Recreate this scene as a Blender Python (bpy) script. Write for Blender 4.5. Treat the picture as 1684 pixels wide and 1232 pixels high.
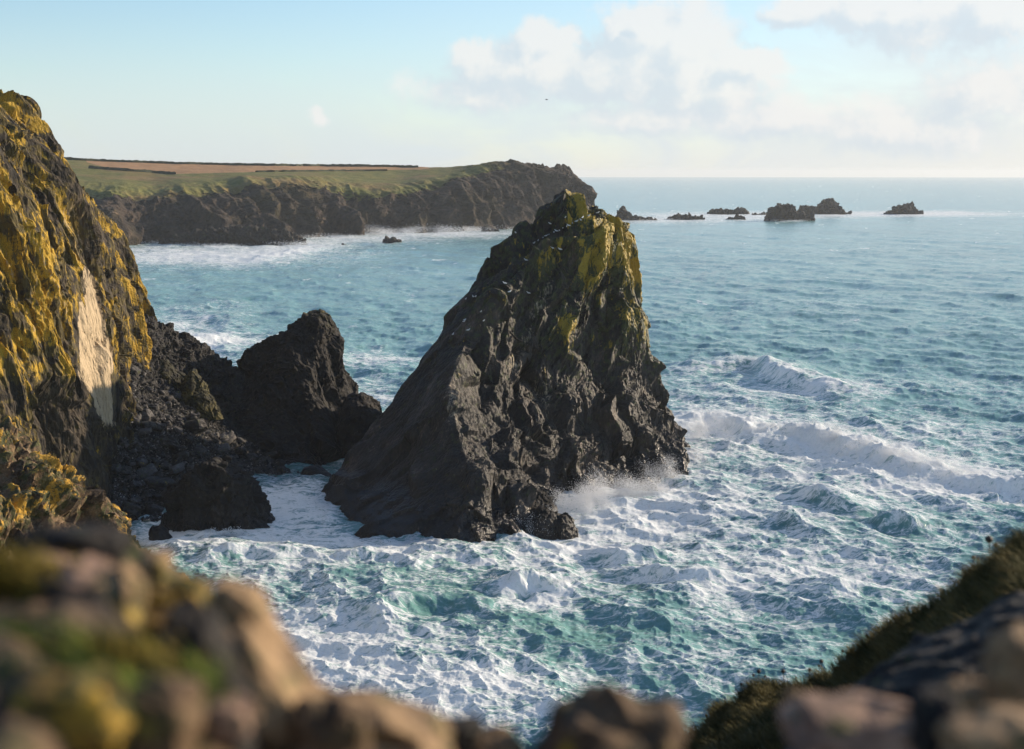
import bpy, math
import numpy as np
from mathutils import Vector
from mathutils.bvhtree import BVHTree
R = math.radians
scene = bpy.context.scene
for o in list(bpy.data.objects): bpy.data.objects.remove(o)

# ------------------------------------------------------------------ camera
H, FPX, CX, CY, PITCH = 40.0, 2339.0, 842.0, 616.0, R(8.11)
cam_d = bpy.data.cameras.new('camera'); cam = bpy.data.objects.new('camera', cam_d)
scene.collection.objects.link(cam); scene.camera = cam
cam.location = (0, 0, H); cam.rotation_euler = (R(90) - PITCH, 0, 0)
cam_d.sensor_width = 36; cam_d.lens = 36 * FPX / 1684
cam_d.clip_start = 0.05; cam_d.clip_end = 60000
cam_d.dof.use_dof = True; cam_d.dof.focus_distance = 180; cam_d.dof.aperture_fstop = 2.1

# ------------------------------------------------------------------ light
SUN_AZ, SUN_EL = R(59.5), R(19)          # azimuth clockwise from the view direction (+Y)
sun_d = bpy.data.lights.new('sun', 'SUN'); sun = bpy.data.objects.new('sun', sun_d)
scene.collection.objects.link(sun)
sdir = Vector((math.sin(SUN_AZ)*math.cos(SUN_EL), math.cos(SUN_AZ)*math.cos(SUN_EL), math.sin(SUN_EL)))
sun.rotation_euler = (-sdir).to_track_quat('-Z', 'Y').to_euler()
sun_d.energy = 5.0; sun_d.angle = R(0.5); sun_d.color = (1.0, 0.83, 0.62)
scene.view_settings.view_transform = 'Standard'; scene.view_settings.look = 'None'
scene.view_settings.exposure = 0.6; scene.view_settings.gamma = 1.0
scene.cycles.use_denoising = True
scene.cycles.max_bounces = 6; scene.cycles.diffuse_bounces = 3; scene.cycles.glossy_bounces = 3
scene.cycles.volume_bounces = 0

# ------------------------------------------------------------------ pixel helpers (photo pixels -> places in the world)
def ray(px, py):
    v = np.array([(px-CX)/FPX, 1.0, -(py-CY)/FPX]); c, s = math.cos(PITCH), math.sin(PITCH)
    return np.array([v[0], v[1]*c + v[2]*s, -v[1]*s + v[2]*c])
def at(px, py, Y):
    r = ray(px, py); return np.array([r[0]/r[1]*Y, Y, H + r[2]/r[1]*Y])
def gy(px, py, z=0.0):
    r = ray(px, py); return (z-H)/r[2]*r[1]
def ground(px, py, z=0.0): return at(px, py, gy(px, py, z))

# ------------------------------------------------------------------ node helpers
class NT:
    def __init__(s, tree): s.t = tree; s.t.nodes.clear()
    def n(s, typ, ins=None, **kw):
        nd = s.t.nodes.new(typ)
        for k, v in kw.items(): setattr(nd, k, v)
        for k, v in (ins or {}).items():
            if isinstance(v, bpy.types.NodeSocket): s.t.links.new(v, nd.inputs[k])
            else: nd.inputs[k].default_value = v
        return nd
    def m(s, op, a, b=0.0, c=0.0, clamp=False):
        return s.n('ShaderNodeMath', {0: a, 1: b, 2: c}, operation=op, use_clamp=clamp).outputs[0]
    def vm(s, op, a, b=(0, 0, 0)):
        nd = s.n('ShaderNodeVectorMath', {0: a, 1: b}, operation=op)
        return nd.outputs['Value'] if op in ('LENGTH', 'DOT_PRODUCT', 'DISTANCE') else nd.outputs[0]
    def scale(s, a, k): return s.n('ShaderNodeVectorMath', {0: a, 'Scale': k}, operation='SCALE').outputs[0]
    def ss(s, x, lo, hi, a=0.0, b=1.0):
        return s.n('ShaderNodeMapRange', {0: x, 1: lo, 2: hi, 3: a, 4: b}, interpolation_type='SMOOTHSTEP').outputs[0]
    def mix(s, f, a, b):
        nd = s.n('ShaderNodeMix', {}, data_type='RGBA')
        for i, v in ((0, f), (6, a), (7, b)):
            if isinstance(v, bpy.types.NodeSocket): s.t.links.new(v, nd.inputs[i])
            else: nd.inputs[i].default_value = v if i == 0 or len(v) == 4 else (*v, 1)
        return nd.outputs[2]
    def noise(s, vec, scale, detail=6, rough=0.55, dist=0.0, out=0):
        return s.n('ShaderNodeTexNoise', {'Vector': vec, 'Scale': scale, 'Detail': detail, 'Roughness': rough, 'Distortion': dist}).outputs[out]
    def vor(s, vec, scale, feature='F1', out=0):
        return s.n('ShaderNodeTexVoronoi', {'Vector': vec, 'Scale': scale}, feature=feature).outputs[out]
    def attr(s, name): return s.n('ShaderNodeAttribute', {}, attribute_name=name).outputs['Fac']
    def comb(s, x, y, z): return s.n('ShaderNodeCombineXYZ', {0: x, 1: y, 2: z}).outputs[0]
    def sep(s, v): return s.n('ShaderNodeSeparateXYZ', {0: v}).outputs

# ------------------------------------------------------------------ sky
world = bpy.data.worlds.new("World"); scene.world = world; world.use_nodes = True
def cloud_group():
    g = bpy.data.node_groups.new('cloud_field', 'ShaderNodeTree')
    g.interface.new_socket('Vector', in_out='INPUT', socket_type='NodeSocketVector')
    g.interface.new_socket('Cumulus', in_out='OUTPUT', socket_type='NodeSocketFloat')
    g.interface.new_socket('Veil', in_out='OUTPUT', socket_type='NodeSocketFloat')
    t = NT(g); gi = t.n('NodeGroupInput'); go = t.n('NodeGroupOutput'); v = gi.outputs[0]
    nz = t.noise(v, 9.0, 3, 0.5, out=1)
    w = t.vm('ADD', v, t.scale(t.vm('SUBTRACT', nz, (.5, .5, .5)), 0.035))
    nz2 = t.noise(v, 42.0, 5, 0.55, out=1)
    w = t.vm('ADD', w, t.scale(t.vm('SUBTRACT', nz2, (.5, .5, .5)), 0.022))
    blobs = [(1080, 62, 85, 46), (1130, 80, 62, 60), (1060, 95, 80, 60), (1140, 120, 60, 50), (1075, 28, 34, 16), (1000, 120, 110, 40),
             (890, 75, 36, 32), (930, 62, 26, 15), (905, 105, 50, 35), (850, 110, 90, 35), (782, 88, 34, 24), (1015, 55, 30, 12),
             (1300, 25, 45, 18), (1420, 15, 90, 34), (1500, 25, 110, 42), (1650, 25, 90, 42), (1330, 10, 60, 20), (1230, 110, 60, 22)]
    acc = None
    blobs = [(*b, 0.0) for b in blobs]+[(1500, 205, 220, 60, .34), (1300, 195, 150, 36, .30), (1620, 150, 140, 60, .30), (1080, 190, 200, 44, .38), (800, 150, 160, 40, .40), (1200, 150, 90, 40, .25), (530, 185, 26, 18, .42)]
    for px, py, a, b, wk in blobs:
        r = ray(px, py); u, q = r[0]/r[1], r[2]/r[1]
        d = t.vm('SUBTRACT', w, (u, q, 0)); d = t.vm('MULTIPLY', d, (FPX/(a*1.25), FPX/(b*1.25), 0))
        f = t.m('SUBTRACT', 1.0-wk, t.vm('LENGTH', d))
        acc = f if acc is None else t.n('ShaderNodeMath', {0: acc, 1: f, 2: 0.12}, operation='SMOOTH_MAX').outputs[0]
    fine = t.noise(v, 55.0, 6, 0.6)
    acc = t.m('ADD', acc, t.m('MULTIPLY', t.m('SUBTRACT', fine, 0.5), 1.15))
    t.t.links.new(acc, go.inputs[0])
    sv = t.vm('MULTIPLY', v, (1.0, 2.6, 1.0))
    veil = t.noise(sv, 7.0, 6, 0.55, 0.6)
    t.t.links.new(veil, go.inputs[1])
    return g
def build_world():
    t = NT(world.node_tree)
    sky = t.n('ShaderNodeTexSky', {}, sky_type='NISHITA', sun_disc=False, sun_elevation=SUN_EL, sun_rotation=SUN_AZ,
              air_density=1.0, dust_density=0.25, ozone_density=3.0)
    d = t.n('ShaderNodeTexCoord').outputs['Generated']
    x, y, z = t.sep(d)[:3]
    yy = t.m('MAXIMUM', t.m('ABSOLUTE', y), 0.05)
    u = t.m('DIVIDE', x, yy); q = t.m('DIVIDE', z, yy)
    p = t.comb(u, q, 0.0)
    g = cloud_group()
    A = t.n('ShaderNodeGroup', {0: p}, node_tree=g)
    B = t.n('ShaderNodeGroup', {0: t.vm('ADD', p, (0.018, 0.012, 0))}, node_tree=g)
    inv = t.ss(q, 0.0, 0.012)
    dens = t.m('MULTIPLY', t.ss(A.outputs[0], -0.28, 0.34), inv)
    lit = t.ss(t.m('SUBTRACT', A.outputs[0], B.outputs[0]), -0.45, 0.45)
    ccol = t.mix(lit, (5.0, 5.55, 6.05), (6.75, 6.65, 6.5))
    # thin veil: whiter low down and towards the sun
    right = t.ss(u, -0.25, 0.5)
    low = t.ss(q, 0.125, 0.0)
    vf = t.m('MULTIPLY', t.m('ADD', t.m('MULTIPLY', right, 0.75), t.m('MULTIPLY', low, 0.85)), t.ss(A.outputs[1], 0.25, 0.62, 0.5, 1.0), clamp=True)
    vcol = t.mix(right, (4.85, 5.65, 6.45), (5.6, 5.8, 6.0))
    zen = t.ss(q, 0.5, 0.0, 0.0, 1.0)
    base = t.mix(t.m('MULTIPLY', vf, t.m('MULTIPLY', zen, 0.85)), t.scale(sky.outputs[0], 1.25), vcol)
    col = t.mix(t.m('MULTIPLY', dens, 0.8), base, ccol)
    bg = t.n('ShaderNodeBackground', {'Color': col, 'Strength': 0.089})
    o = t.n('ShaderNodeOutputWorld'); t.t.links.new(bg.outputs[0], o.inputs[0])
build_world()

# ------------------------------------------------------------------ numpy noise
rng0 = np.random.default_rng(7)
PERM = rng0.permutation(256).astype(np.int32); PERM = np.concatenate([PERM, PERM, PERM])
GR = rng0.normal(size=(256, 3)).astype(np.float32); GR /= np.linalg.norm(GR, axis=1)[:, None]
TB = rng0.random((4096, 7)).astype(np.float32)
def perlin(P):
    P = np.asarray(P, np.float32); i = np.floor(P).astype(np.int32); f = P - i; i &= 255
    w = f*f*f*(f*(f*6-15)+10); out = 0
    for dx in (0, 1):
        a = PERM[i[:, 0]+dx]; wx = w[:, 0] if dx else 1-w[:, 0]
        for dy in (0, 1):
            b = PERM[a+((i[:, 1]+dy) & 255)]; wy = w[:, 1] if dy else 1-w[:, 1]
            for dz in (0, 1):
                g = GR[PERM[b+((i[:, 2]+dz) & 255)]]; wz = w[:, 2] if dz else 1-w[:, 2]
                out = out + wx*wy*wz*(g[:, 0]*(f[:, 0]-dx)+g[:, 1]*(f[:, 1]-dy)+g[:, 2]*(f[:, 2]-dz))
    return out*1.5
def fbm(P, octs=4, lac=2.03, gain=0.5):
    P = np.asarray(P, np.float32); s = 0; a = 1.0
    for k in range(octs): s = s + a*perlin(P + 17.3*k); P = P*lac; a *= gain
    return s
def ridged(P, octs=4):
    P = np.asarray(P, np.float32); s = 0; a = 1.0
    for k in range(octs): s = s + a*(1-2*np.abs(perlin(P+31.7*k))); P = P*2.05; a *= 0.5
    return s
def facet(Q, seed=0, k=0.55, tilt=0.9):
    """creased, plate-like relief: upper envelope of tilted plates seated at jittered cells"""
    Q = np.asarray(Q, np.float32); i = np.floor(Q).astype(np.int32); f = Q - i
    best = np.full(len(Q), -9, np.float32)
    for dx in (-1, 0, 1):
        for dy in (-1, 0, 1):
            for dz in (-1, 0, 1):
                h = ((i[:, 0]+dx)*73856093 ^ (i[:, 1]+dy)*19349663 ^ (i[:, 2]+dz)*83492791 ^ (seed*2654435)) & 4095
                t = TB[h]
                rx = f[:, 0]-dx-t[:, 0]; ry = f[:, 1]-dy-t[:, 1]; rz = f[:, 2]-dz-t[:, 2]
                v = t[:, 6]*0.8 + tilt*((t[:, 3]-.5)*rx+(t[:, 4]-.5)*ry+(t[:, 5]-.5)*rz)*2 - k*(rx*rx+ry*ry+rz*rz)
                np.maximum(best, v, out=best)
    return best - 0.41
def plates(Q, seed=0, tilt=0.8, step=0.45):
    """broken slabs: every jittered cell is its own tilted plane, with sheer steps between"""
    Q = np.asarray(Q, np.float32); i = np.floor(Q).astype(np.int32); f = Q - i
    bd = np.full(len(Q), 99, np.float32); bv = np.zeros(len(Q), np.float32); sd = bd.copy(); sv = bv.copy()
    for dx in (-1, 0, 1):
        for dy in (-1, 0, 1):
            for dz in (-1, 0, 1):
                h = ((i[:, 0]+dx)*73856093 ^ (i[:, 1]+dy)*19349663 ^ (i[:, 2]+dz)*83492791 ^ (seed*2654435+77)) & 4095
                t = TB[h]
                rx = f[:, 0]-dx-t[:, 0]; ry = f[:, 1]-dy-t[:, 1]; rz = f[:, 2]-dz-t[:, 2]
                q = rx*rx+ry*ry+rz*rz; up = q < bd
                v = (t[:, 6]-.5)*step + tilt*((t[:, 3]-.5)*rx+(t[:, 4]-.5)*ry+(t[:, 5]-.5)*rz)*2
                u2 = (~up) & (q < sd)
                sd = np.where(up, bd, np.where(u2, q, sd)); sv = np.where(up, bv, np.where(u2, v, sv))
                bd = np.where(up, q, bd); bv = np.where(up, v, bv)
    t = np.clip((np.sqrt(sd)-np.sqrt(bd))/0.13, 0, 1)*.5            # a short ramp at each step instead of a torn edge
    return bv*(.5+t)+sv*(.5-t)
def frame_of(axis, k):
    """matrix that stretches the noise k times along 'axis'"""
    a = np.array(axis, float); a /= np.linalg.norm(a)
    M = np.eye(3) + (1/k - 1)*np.outer(a, a)
    return M.T.astype(np.float32)
def sst(x, a, b):
    t = np.clip((x-a)/(b-a), 0, 1); return t*t*(3-2*t)

# ------------------------------------------------------------------ mesh helpers
def tag(o, label=None, cat=None, group=None, kind=None):
    for k, v in (('label', label), ('category', cat), ('group', group), ('kind', kind)):
        if v: o[k] = v
    return o
def make_mesh(name, V, quads, mat, attrs=None, smooth=False, tris=None, origin='base', parent=None):
    V = np.asarray(V, np.float32)
    if origin == 'base':
        o0 = np.array([(V[:, 0].min()+V[:, 0].max())/2, (V[:, 1].min()+V[:, 1].max())/2, V[:, 2].min()], np.float32)
    else: o0 = np.array(origin, np.float32)
    me = bpy.data.meshes.new(name)
    loops = []; starts = []; n = 0
    if quads is not None and len(quads):
        loops.append(np.asarray(quads, np.int32).ravel()); starts.append(np.arange(len(quads))*4); n = len(quads)*4
    if tris is not None and len(tris):
        loops.append(np.asarray(tris, np.int32).ravel()); starts.append(n+np.arange(len(tris))*3)
    loops = np.concatenate(loops); starts = np.concatenate(starts).astype(np.int32)
    me.vertices.add(len(V)); me.vertices.foreach_set('co', (V-o0).ravel())
    me.loops.add(len(loops)); me.loops.foreach_set('vertex_index', loops)
    me.polygons.add(len(starts)); me.polygons.foreach_set('loop_start', starts)
    me.update(calc_edges=True)
    me.polygons.foreach_set('use_smooth', np.full(len(starts), smooth))
    for k, a in (attrs or {}).items():
        at_ = me.attributes.new(k, 'FLOAT', 'POINT'); at_.data.foreach_set('value', np.ascontiguousarray(a, np.float32))
    me.materials.append(mat)
    ob = bpy.data.objects.new(name, me); scene.collection.objects.link(ob); ob.location = o0
    if parent: ob.parent = parent; ob.location = o0 - np.array(parent.location)
    return ob
def quads_grid(nr, nc, closed=False):
    i = np.arange(nr-1)[:, None]; j = np.arange(nc if closed else nc-1)[None, :]
    a = i*nc + j; b = i*nc + (j+1) % nc
    return np.stack([a, b, b+nc, a+nc], -1).reshape(-1, 4)
def spline(C, n, axis, closed=False, mixl=0.35, weights=None):
    """resample control points along an axis: Catmull-Rom blended with straight chords"""
    C = np.moveaxis(np.asarray(C, float), axis, 0); m = len(C)
    seg = np.linalg.norm(np.diff(np.concatenate([C, C[:1]]) if closed else C, axis=0), axis=-1)
    seg = seg.reshape(len(seg), -1).mean(1) if weights is None else np.asarray(weights, float)
    cum = np.concatenate([[0], np.cumsum(seg)]); s = np.linspace(0, cum[-1], n, endpoint=not closed)
    k = np.clip(np.searchsorted(cum, s, side='right')-1, 0, len(seg)-1); t = ((s-cum[k])/seg[k])
    t = t.reshape((-1,)+(1,)*(C.ndim-1))
    ix = (lambda q: q % m) if closed else (lambda q: np.clip(q, 0, m-1))
    nx_ = C[ix(np.arange(m)+1)]; pv = C[ix(np.arange(m)-1)]
    sh = (m,)+(1,)*(C.ndim-1)
    h1 = np.maximum(np.linalg.norm(nx_-C, axis=-1).reshape(m, -1).mean(1), 1e-6).reshape(sh); h0 = np.maximum(np.linalg.norm(C-pv, axis=-1).reshape(m, -1).mean(1), 1e-6).reshape(sh)
    tan = ((nx_-C)/h1*h0+(C-pv)/h0*h1)/(h0+h1)                     # slope per unit length, safe for uneven spacing
    if not closed: tan[0] = (C[1]-C[0])/h1[0]; tan[-1] = (C[-1]-C[-2])/h0[-1]
    p1, p2 = C[ix(k)], C[ix(k+1)]; L = h1[k]; m1, m2 = tan[ix(k)]*L, tan[ix(k+1)]*L
    cr = (2*t**3-3*t*t+1)*p1+(t**3-2*t*t+t)*m1+(-2*t**3+3*t*t)*p2+(t**3-t*t)*m2
    return np.moveaxis(cr*(1-mixl)+(p1+(p2-p1)*t)*mixl, 0, axis)
def surf(ctrl, nr, nc, closed=False, mixl=0.35):
    G = spline(ctrl, nr, 0, False, mixl); return spline(G, nc, 1, closed, mixl)
def normals(G, closed=False):
    if closed:
        du = np.roll(G, -1, 1)-np.roll(G, 1, 1)
    else: du = np.gradient(G, axis=1)
    dv = np.gradient(G, axis=0)
    n = np.cross(du, dv); l = np.linalg.norm(n, axis=-1, keepdims=True)
    return n/np.maximum(l, 1e-9)
def pts(rows):
    out = []
    for r in rows:
        q = []
        for p in r:
            if len(p) == 4: q.append(np.array(p[:3], float))          # world x, y, z, 'w'
            elif p[2] is None: q.append(ground(p[0], p[1]))
            else: q.append(at(*p))
        out.append(q)
    return np.array(out)
def proj(P):
    """world points -> photo pixels (used only to place hand-measured features)"""
    x, y, z = P[:, 0], P[:, 1], P[:, 2]-H; c, s = math.cos(PITCH), math.sin(PITCH)
    f = y*c - z*s; u = y*s + z*c
    return CX + FPX*x/f, CY - FPX*u/f
def outward(G, N, closed):
    if closed: c = G.mean(axis=1, keepdims=True); sgn = np.sign(np.sum((G-c)*N))
    else: sgn = np.sign(np.sum((np.array([0, 0, H+30])-G)*N))
    return N*sgn
def relief(P, specs, warp=(0.0, 1.0), axis=None, k=1.0):
    """specs: list of (kind, cell, amp)"""
    Q = P.astype(np.float32)
    if warp[0]: Q = Q + warp[0]*np.stack([fbm(Q/warp[1]+o, 2) for o in (0.0, 50.5, 91.2)], 1)
    d = np.zeros(len(P), np.float32)
    for j, sp in enumerate(specs):
        kind, cell, amp = sp[:3]; kk = sp[3] if len(sp) > 3 else k
        q = (Q @ frame_of(axis, kk) if axis is not None else Q)/cell + 13.7*j
        d += amp*(facet(q, j) if kind == 'f' else plates(q, j) if kind == 'p' else ridged(q, 4)-1 if kind == 'r' else fbm(q, 4))
    return d

# ------------------------------------------------------------------ materials
def new_mat(name):
    m = bpy.data.materials.new(name); m.use_nodes = True; return m, NT(m.node_tree)
def finish(m, t, bsdf):
    o = t.n('ShaderNodeOutputMaterial'); t.t.links.new(bsdf, o.inputs[0]); return m
def rock_material(name, dark, mid, light, lichen=((.42, .27, .02), (.30, .23, .04)), lich_amt=0.0, scale=1.0, stretch=(1, 1, 1), rot=(0, 0, 0),
                  bump=0.5, rough=0.85, wet=True, moss=(.05, .06, .015), pale=(.50, .41, .28)):
    m, t = new_mat(name)
    co = t.n('ShaderNodeTexCoord').outputs['Object']
    mp = t.n('ShaderNodeMapping', {0: co, 'Rotation': rot, 'Scale': stretch}).outputs[0]
    n1 = t.noise(mp, 0.35/scale, 8, 0.62, 0.4); n2 = t.noise(mp, 2.4/scale, 7, 0.65); n3 = t.noise(co, 9.0/scale, 5, 0.6)
    tone = t.attr('tone')
    a = t.m('ADD', t.m('MULTIPLY', n1, 0.6), t.m('MULTIPLY', n2, 0.4)); a = t.m('ADD', a, t.m('MULTIPLY', tone, 0.35))
    col = t.mix(t.ss(a, 0.38, 0.56), dark, mid); col = t.mix(t.ss(a, 0.54, 0.74), col, light)
    col = t.mix(t.ss(n3, 0.58, 0.78, 0, 0.45), col, light)
    # lichen
    la = t.attr('lichen')
    nl = t.noise(mp, 0.5/scale, 8, 0.70)
    lm = t.m('ADD', t.m('ADD', t.m('MULTIPLY_ADD', n2, 1.3, -0.65), t.m('MULTIPLY_ADD', nl, 2.0, -1.0)), la)
    lmask = t.ss(lm, 0.42, 0.62)
    lcol = t.mix(t.ss(n3, 0.35, 0.65), lichen[0], lichen[1])
    ms = t.ss(t.m('ADD', t.m('MULTIPLY_ADD', t.noise(co, 1.3/scale, 5, 0.6), 2.0, -1.0), la), 0.12, 0.42)
    col = t.mix(t.m('MULTIPLY', ms, 0.75), col, moss)
    col = t.mix(lmask, col, lcol)
    pa = t.attr('pale')
    pcol = t.mix(t.ss(n2, 0.4, 0.65), pale, tuple(c*0.72 for c in pale))
    col = t.mix(t.ss(t.m('ADD', pa, t.m('ADD', t.m('MULTIPLY_ADD', n2, 1.9, -0.95), t.m('MULTIPLY_ADD', n1, 1.2, -0.6))), 0.35, 0.75), col, pcol)
    wt = t.attr('wet')
    col = t.mix(wt, col, t.mix(0.6, col, (.012, .011, .011)))
    rg = t.m('SUBTRACT', rough, t.m('MULTIPLY', wt, 0.4))
    hgt = t.m('ADD', t.m('MULTIPLY', n2, 0.7), t.m('ADD', t.m('MULTIPLY', n3, 0.25), t.m('MULTIPLY', t.vor(mp, 1.6/scale), 0.6)))
    bp = t.n('ShaderNodeBump', {'Height': hgt, 'Strength': bump, 'Distance': 0.45*scale}).outputs[0]
    b = t.n('ShaderNodeBsdfPrincipled', {'Base Color': col, 'Roughness': rg, 'Normal': bp, 'Specular IOR Level': 0.35})
    return finish(m, t, b.outputs[0])

M = {}
M['stack'] = rock_material('stack_rock', (.009, .008, .007), (.034, .027, .022), (.16, .122, .092), stretch=(1.5, 1.5, .45), rot=(0, R(22), 0), bump=0.6, rough=.62, lichen=((.40, .26, .015), (.22, .16, .02)))
M['cliff'] = rock_material('cliff_rock', (.014, .011, .008), (.055, .040, .024), (.20, .145, .085), stretch=(1.5, 1.5, .4), rot=(0, R(-25), 0), bump=0.7,
                           lichen=((.52, .31, .02), (.25, .165, .02)), pale=(.50, .38, .235), moss=(.10, .075, .018))
M['crag'] = rock_material('crag_rock', (.040, .025, .014), (.19, .12, .06), (.42, .29, .17), scale=0.6, lichen=((.50, .27, .025), (.36, .22, .035)), bump=0.7)
M['dark'] = rock_material('dark_rock', (.008, .007, .007), (.020, .017, .015), (.055, .045, .038), bump=0.7, moss=(.030, .028, .010), lichen=((.10, .08, .02), (.07, .06, .02)))
M['scree'] = rock_material('scree_rock', (.010, .009, .009), (.026, .023, .022), (.075, .066, .062), scale=0.5, bump=0.6)
M['far'] = rock_material('far_rock', (.012, .010, .010), (.035, .028, .024), (.10, .075, .055), scale=4.0, bump=0.7)

# ------------------------------------------------------------------ rock builders
def rock_surface(name, ctrl, nr, nc, mat, specs, closed=False, mixl=0.35, warp=(0, 1), axis=None, k=1.0, attrs=None, amp_fn=None, post=None, smooth=False, weights=None, inset=0.85, blur=0):
    G = spline(spline(ctrl, nr, 0, False, mixl, weights), nc, 1, closed, mixl); N = outward(G, normals(G, closed), closed)
    cap = np.zeros((nr, nc))
    if closed:
        cap = np.repeat(sst(np.linspace(0, 1, nr), 0.93, 0.985)[:, None], nc, 1)
        N = N*(1-cap[..., None]) + np.array([0, 0, 1.0])*cap[..., None]
    P = G.reshape(-1, 3); n = N.reshape(-1, 3)
    d = relief(P, specs, warp, axis, k)*(1-0.55*cap.ravel())
    D2 = d.reshape(nr, nc)
    for ax in (0, 1)*blur: D2 = (np.roll(D2, 1, ax)+2*D2+np.roll(D2, -1, ax))/4 if (closed and ax) else np.concatenate([D2[:1], (D2[:-2]+2*D2[1:-1]+D2[2:])/4, D2[-1:]]) if ax == 0 else np.concatenate([D2[:, :1], (D2[:, :-2]+2*D2[:, 1:-1]+D2[:, 2:])/4, D2[:, -1:]], 1)
    d = D2.ravel()
    rr = np.repeat(np.linspace(0, 1, nr), nc) if closed else 0
    d = d - inset*np.percentile(d, 92)
    if amp_fn is not None: d = d*amp_fn(P)
    Q = P + n*d[:, None]
    if post is not None: Q = post(Q, P, n, d)
    at_ = {'lichen': np.zeros(len(P)), 'pale': np.zeros(len(P)), 'tone': np.zeros(len(P)), 'wet': sst(-Q[:, 2], -3.0, -0.6)}
    if attrs is not None: at_.update(attrs(Q, P, n, d))
    return make_mesh(name, Q, quads_grid(nr, nc, closed), mat, at_, smooth)
def profile_rock(name, outline, Y, ratio, mat, specs, nx=160, ns=90, zbase=-1.0, attrs=None, warp=(0, 1), power=0.8, yshift=None, smooth=False, axis=None, k=1.0):
    """rock whose skyline follows a measured outline at distance Y, with real depth front to back"""
    W = np.array([at(px, py, Y) for px, py in outline]); x = np.linspace(W[0, 0], W[-1, 0], nx)
    z = np.interp(x, W[:, 0], W[:, 2]); z = np.maximum(z, zbase+0.05)
    span = W[-1, 0]-W[0, 0]; e = np.linspace(-1, 1, nx)
    hw = ratio*(0.35*np.maximum(z-zbase, 0)+0.65*span*0.5*np.sqrt(np.clip(1-e*e, 0, 1)))+0.05
    s = np.linspace(0, math.pi, ns)
    G = np.zeros((ns, nx, 3)); c = -np.cos(s); sn = np.sin(s)**power
    G[:, :, 0] = x[None]; G[:, :, 1] = Y + hw[None]*c[:, None]*1.0
    G[:, :, 2] = zbase + (z-zbase)[None]*sn[:, None]
    N = normals(G); N = outward(G, N, False); P = G.reshape(-1, 3); n = N.reshape(-1, 3)
    d = relief(P, specs, warp, axis, k); edge = np.clip((P[:, 2]-zbase)/1.0, 0.15, 1); Q = P+n*(d*edge)[:, None]
    at_ = {'lichen': np.zeros(len(P)), 'pale': np.zeros(len(P)), 'tone': np.zeros(len(P)), 'wet': sst(-Q[:, 2], -2.5, -0.5)}
    if attrs is not None: at_.update(attrs(Q, P, n, d))
    return make_mesh(name, Q, quads_grid(ns, nx), mat, at_, smooth)

# ------------------------------------------------------------------ SEA
def fft_tile(Nn, L, lam, wdir, spread, seed, chop=1.0):
    r = np.random.default_rng(seed); k1 = np.fft.fftfreq(Nn, L/Nn)*2*math.pi
    kx, ky = np.meshgrid(k1, k1); k = np.hypot(kx, ky); k[0, 0] = 1e-6
    kp = 2*math.pi/lam; c = (kx*wdir[0]+ky*wdir[1])/k
    S = np.exp(-1.25*(kp/k)**2)/k**3.6*(np.abs(c)**spread*0.9+0.1); S[0, 0] = 0
    Hk = np.sqrt(S)*(r.normal(size=k.shape)+1j*r.normal(size=k.shape))
    h = np.fft.ifft2(Hk).real; sd = h.std(); Hk /= sd; h /= sd
    dx = np.fft.ifft2(-1j*kx/k*Hk).real; dy = np.fft.ifft2(-1j*ky/k*Hk).real
    hx = np.fft.ifft2(1j*kx*Hk).real; hy = np.fft.ifft2(1j*ky*Hk).real
    jx = np.fft.ifft2(kx*kx/k*Hk).real; jy = np.fft.ifft2(ky*ky/k*Hk).real
    return dict(L=L, N=Nn, h=h.astype(np.float32), dx=dx.astype(np.float32), dy=dy.astype(np.float32), J=(jx+jy).astype(np.float32))
def samp(T, key, x, y):
    N_ = T['N']; u = (x/T['L'] % 1)*N_; v = (y/T['L'] % 1)*N_
    i = np.floor(u).astype(np.int32); j = np.floor(v).astype(np.int32); fu = (u-i).astype(np.float32); fv = (v-j).astype(np.float32)
    i0, i1, j0, j1 = i % N_, (i+1) % N_, j % N_, (j+1) % N_; A = T[key]
    return (A[j0, i0]*(1-fu)+A[j0, i1]*fu)*(1-fv)+(A[j1, i0]*(1-fu)+A[j1, i1]*fu)*fv
# foam cover read off the photograph, as patches lying on the water: (px, py, half width, half height, amount)
FOAM = [(600, 884, 80, 14, .7), (540, 838, 18, 26, .7), (660, 900, 70, 10, .6), (330, 420, 190, 18, .95), (480, 405, 90, 12, .6), (600, 392, 120, 9, .55), (740, 383, 130, 8, .8), (300, 560, 110, 34, .8), (240, 585, 60, 30, .8),
        (630, 590, 60, 12, .75), (620, 650, 60, 30, .5), (480, 830, 90, 50, .85), (330, 870, 140, 30, .8), (700, 910, 260, 26, .55), (400, 930, 120, 40, .5),
        (1000, 850, 130, 60, 1.0), (1110, 760, 80, 60, .75), (1160, 690, 80, 40, .85), (1190, 605, 60, 12, .6), (1290, 640, 130, 20, .6), (1300, 700, 150, 40, .62), (1450, 770, 130, 40, .8), (1560, 800, 120, 30, .7), (1640, 790, 80, 20, .6),
        (1150, 860, 200, 70, .62), (1350, 790, 160, 50, .5), (1450, 900, 200, 50, .4), (1250, 930, 260, 40, .5), (1600, 720, 140, 30, .3), (1500, 640, 160, 20, .3),
        (560, 1010, 190, 60, .62), (500, 1060, 140, 60, .75), (700, 1110, 220, 70, .72), (880, 985, 60, 16, .75), (950, 1170, 220, 60, .6), (640, 1150, 160, 50, .8), (820, 960, 200, 30, .35),
        (1180, 1110, 180, 40, .42), (1350, 1010, 200, 40, .28), (1100, 1000, 160, 50, .3), (1300, 352, 420, 5, .5), (1080, 362, 100, 6, .7), (1230, 357, 120, 6, .7), (1420, 352, 120, 4, .6), (1540, 350, 80, 4, .55), (900, 372, 60, 8, .5), (1560, 352, 100, 3, .4)]
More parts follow.
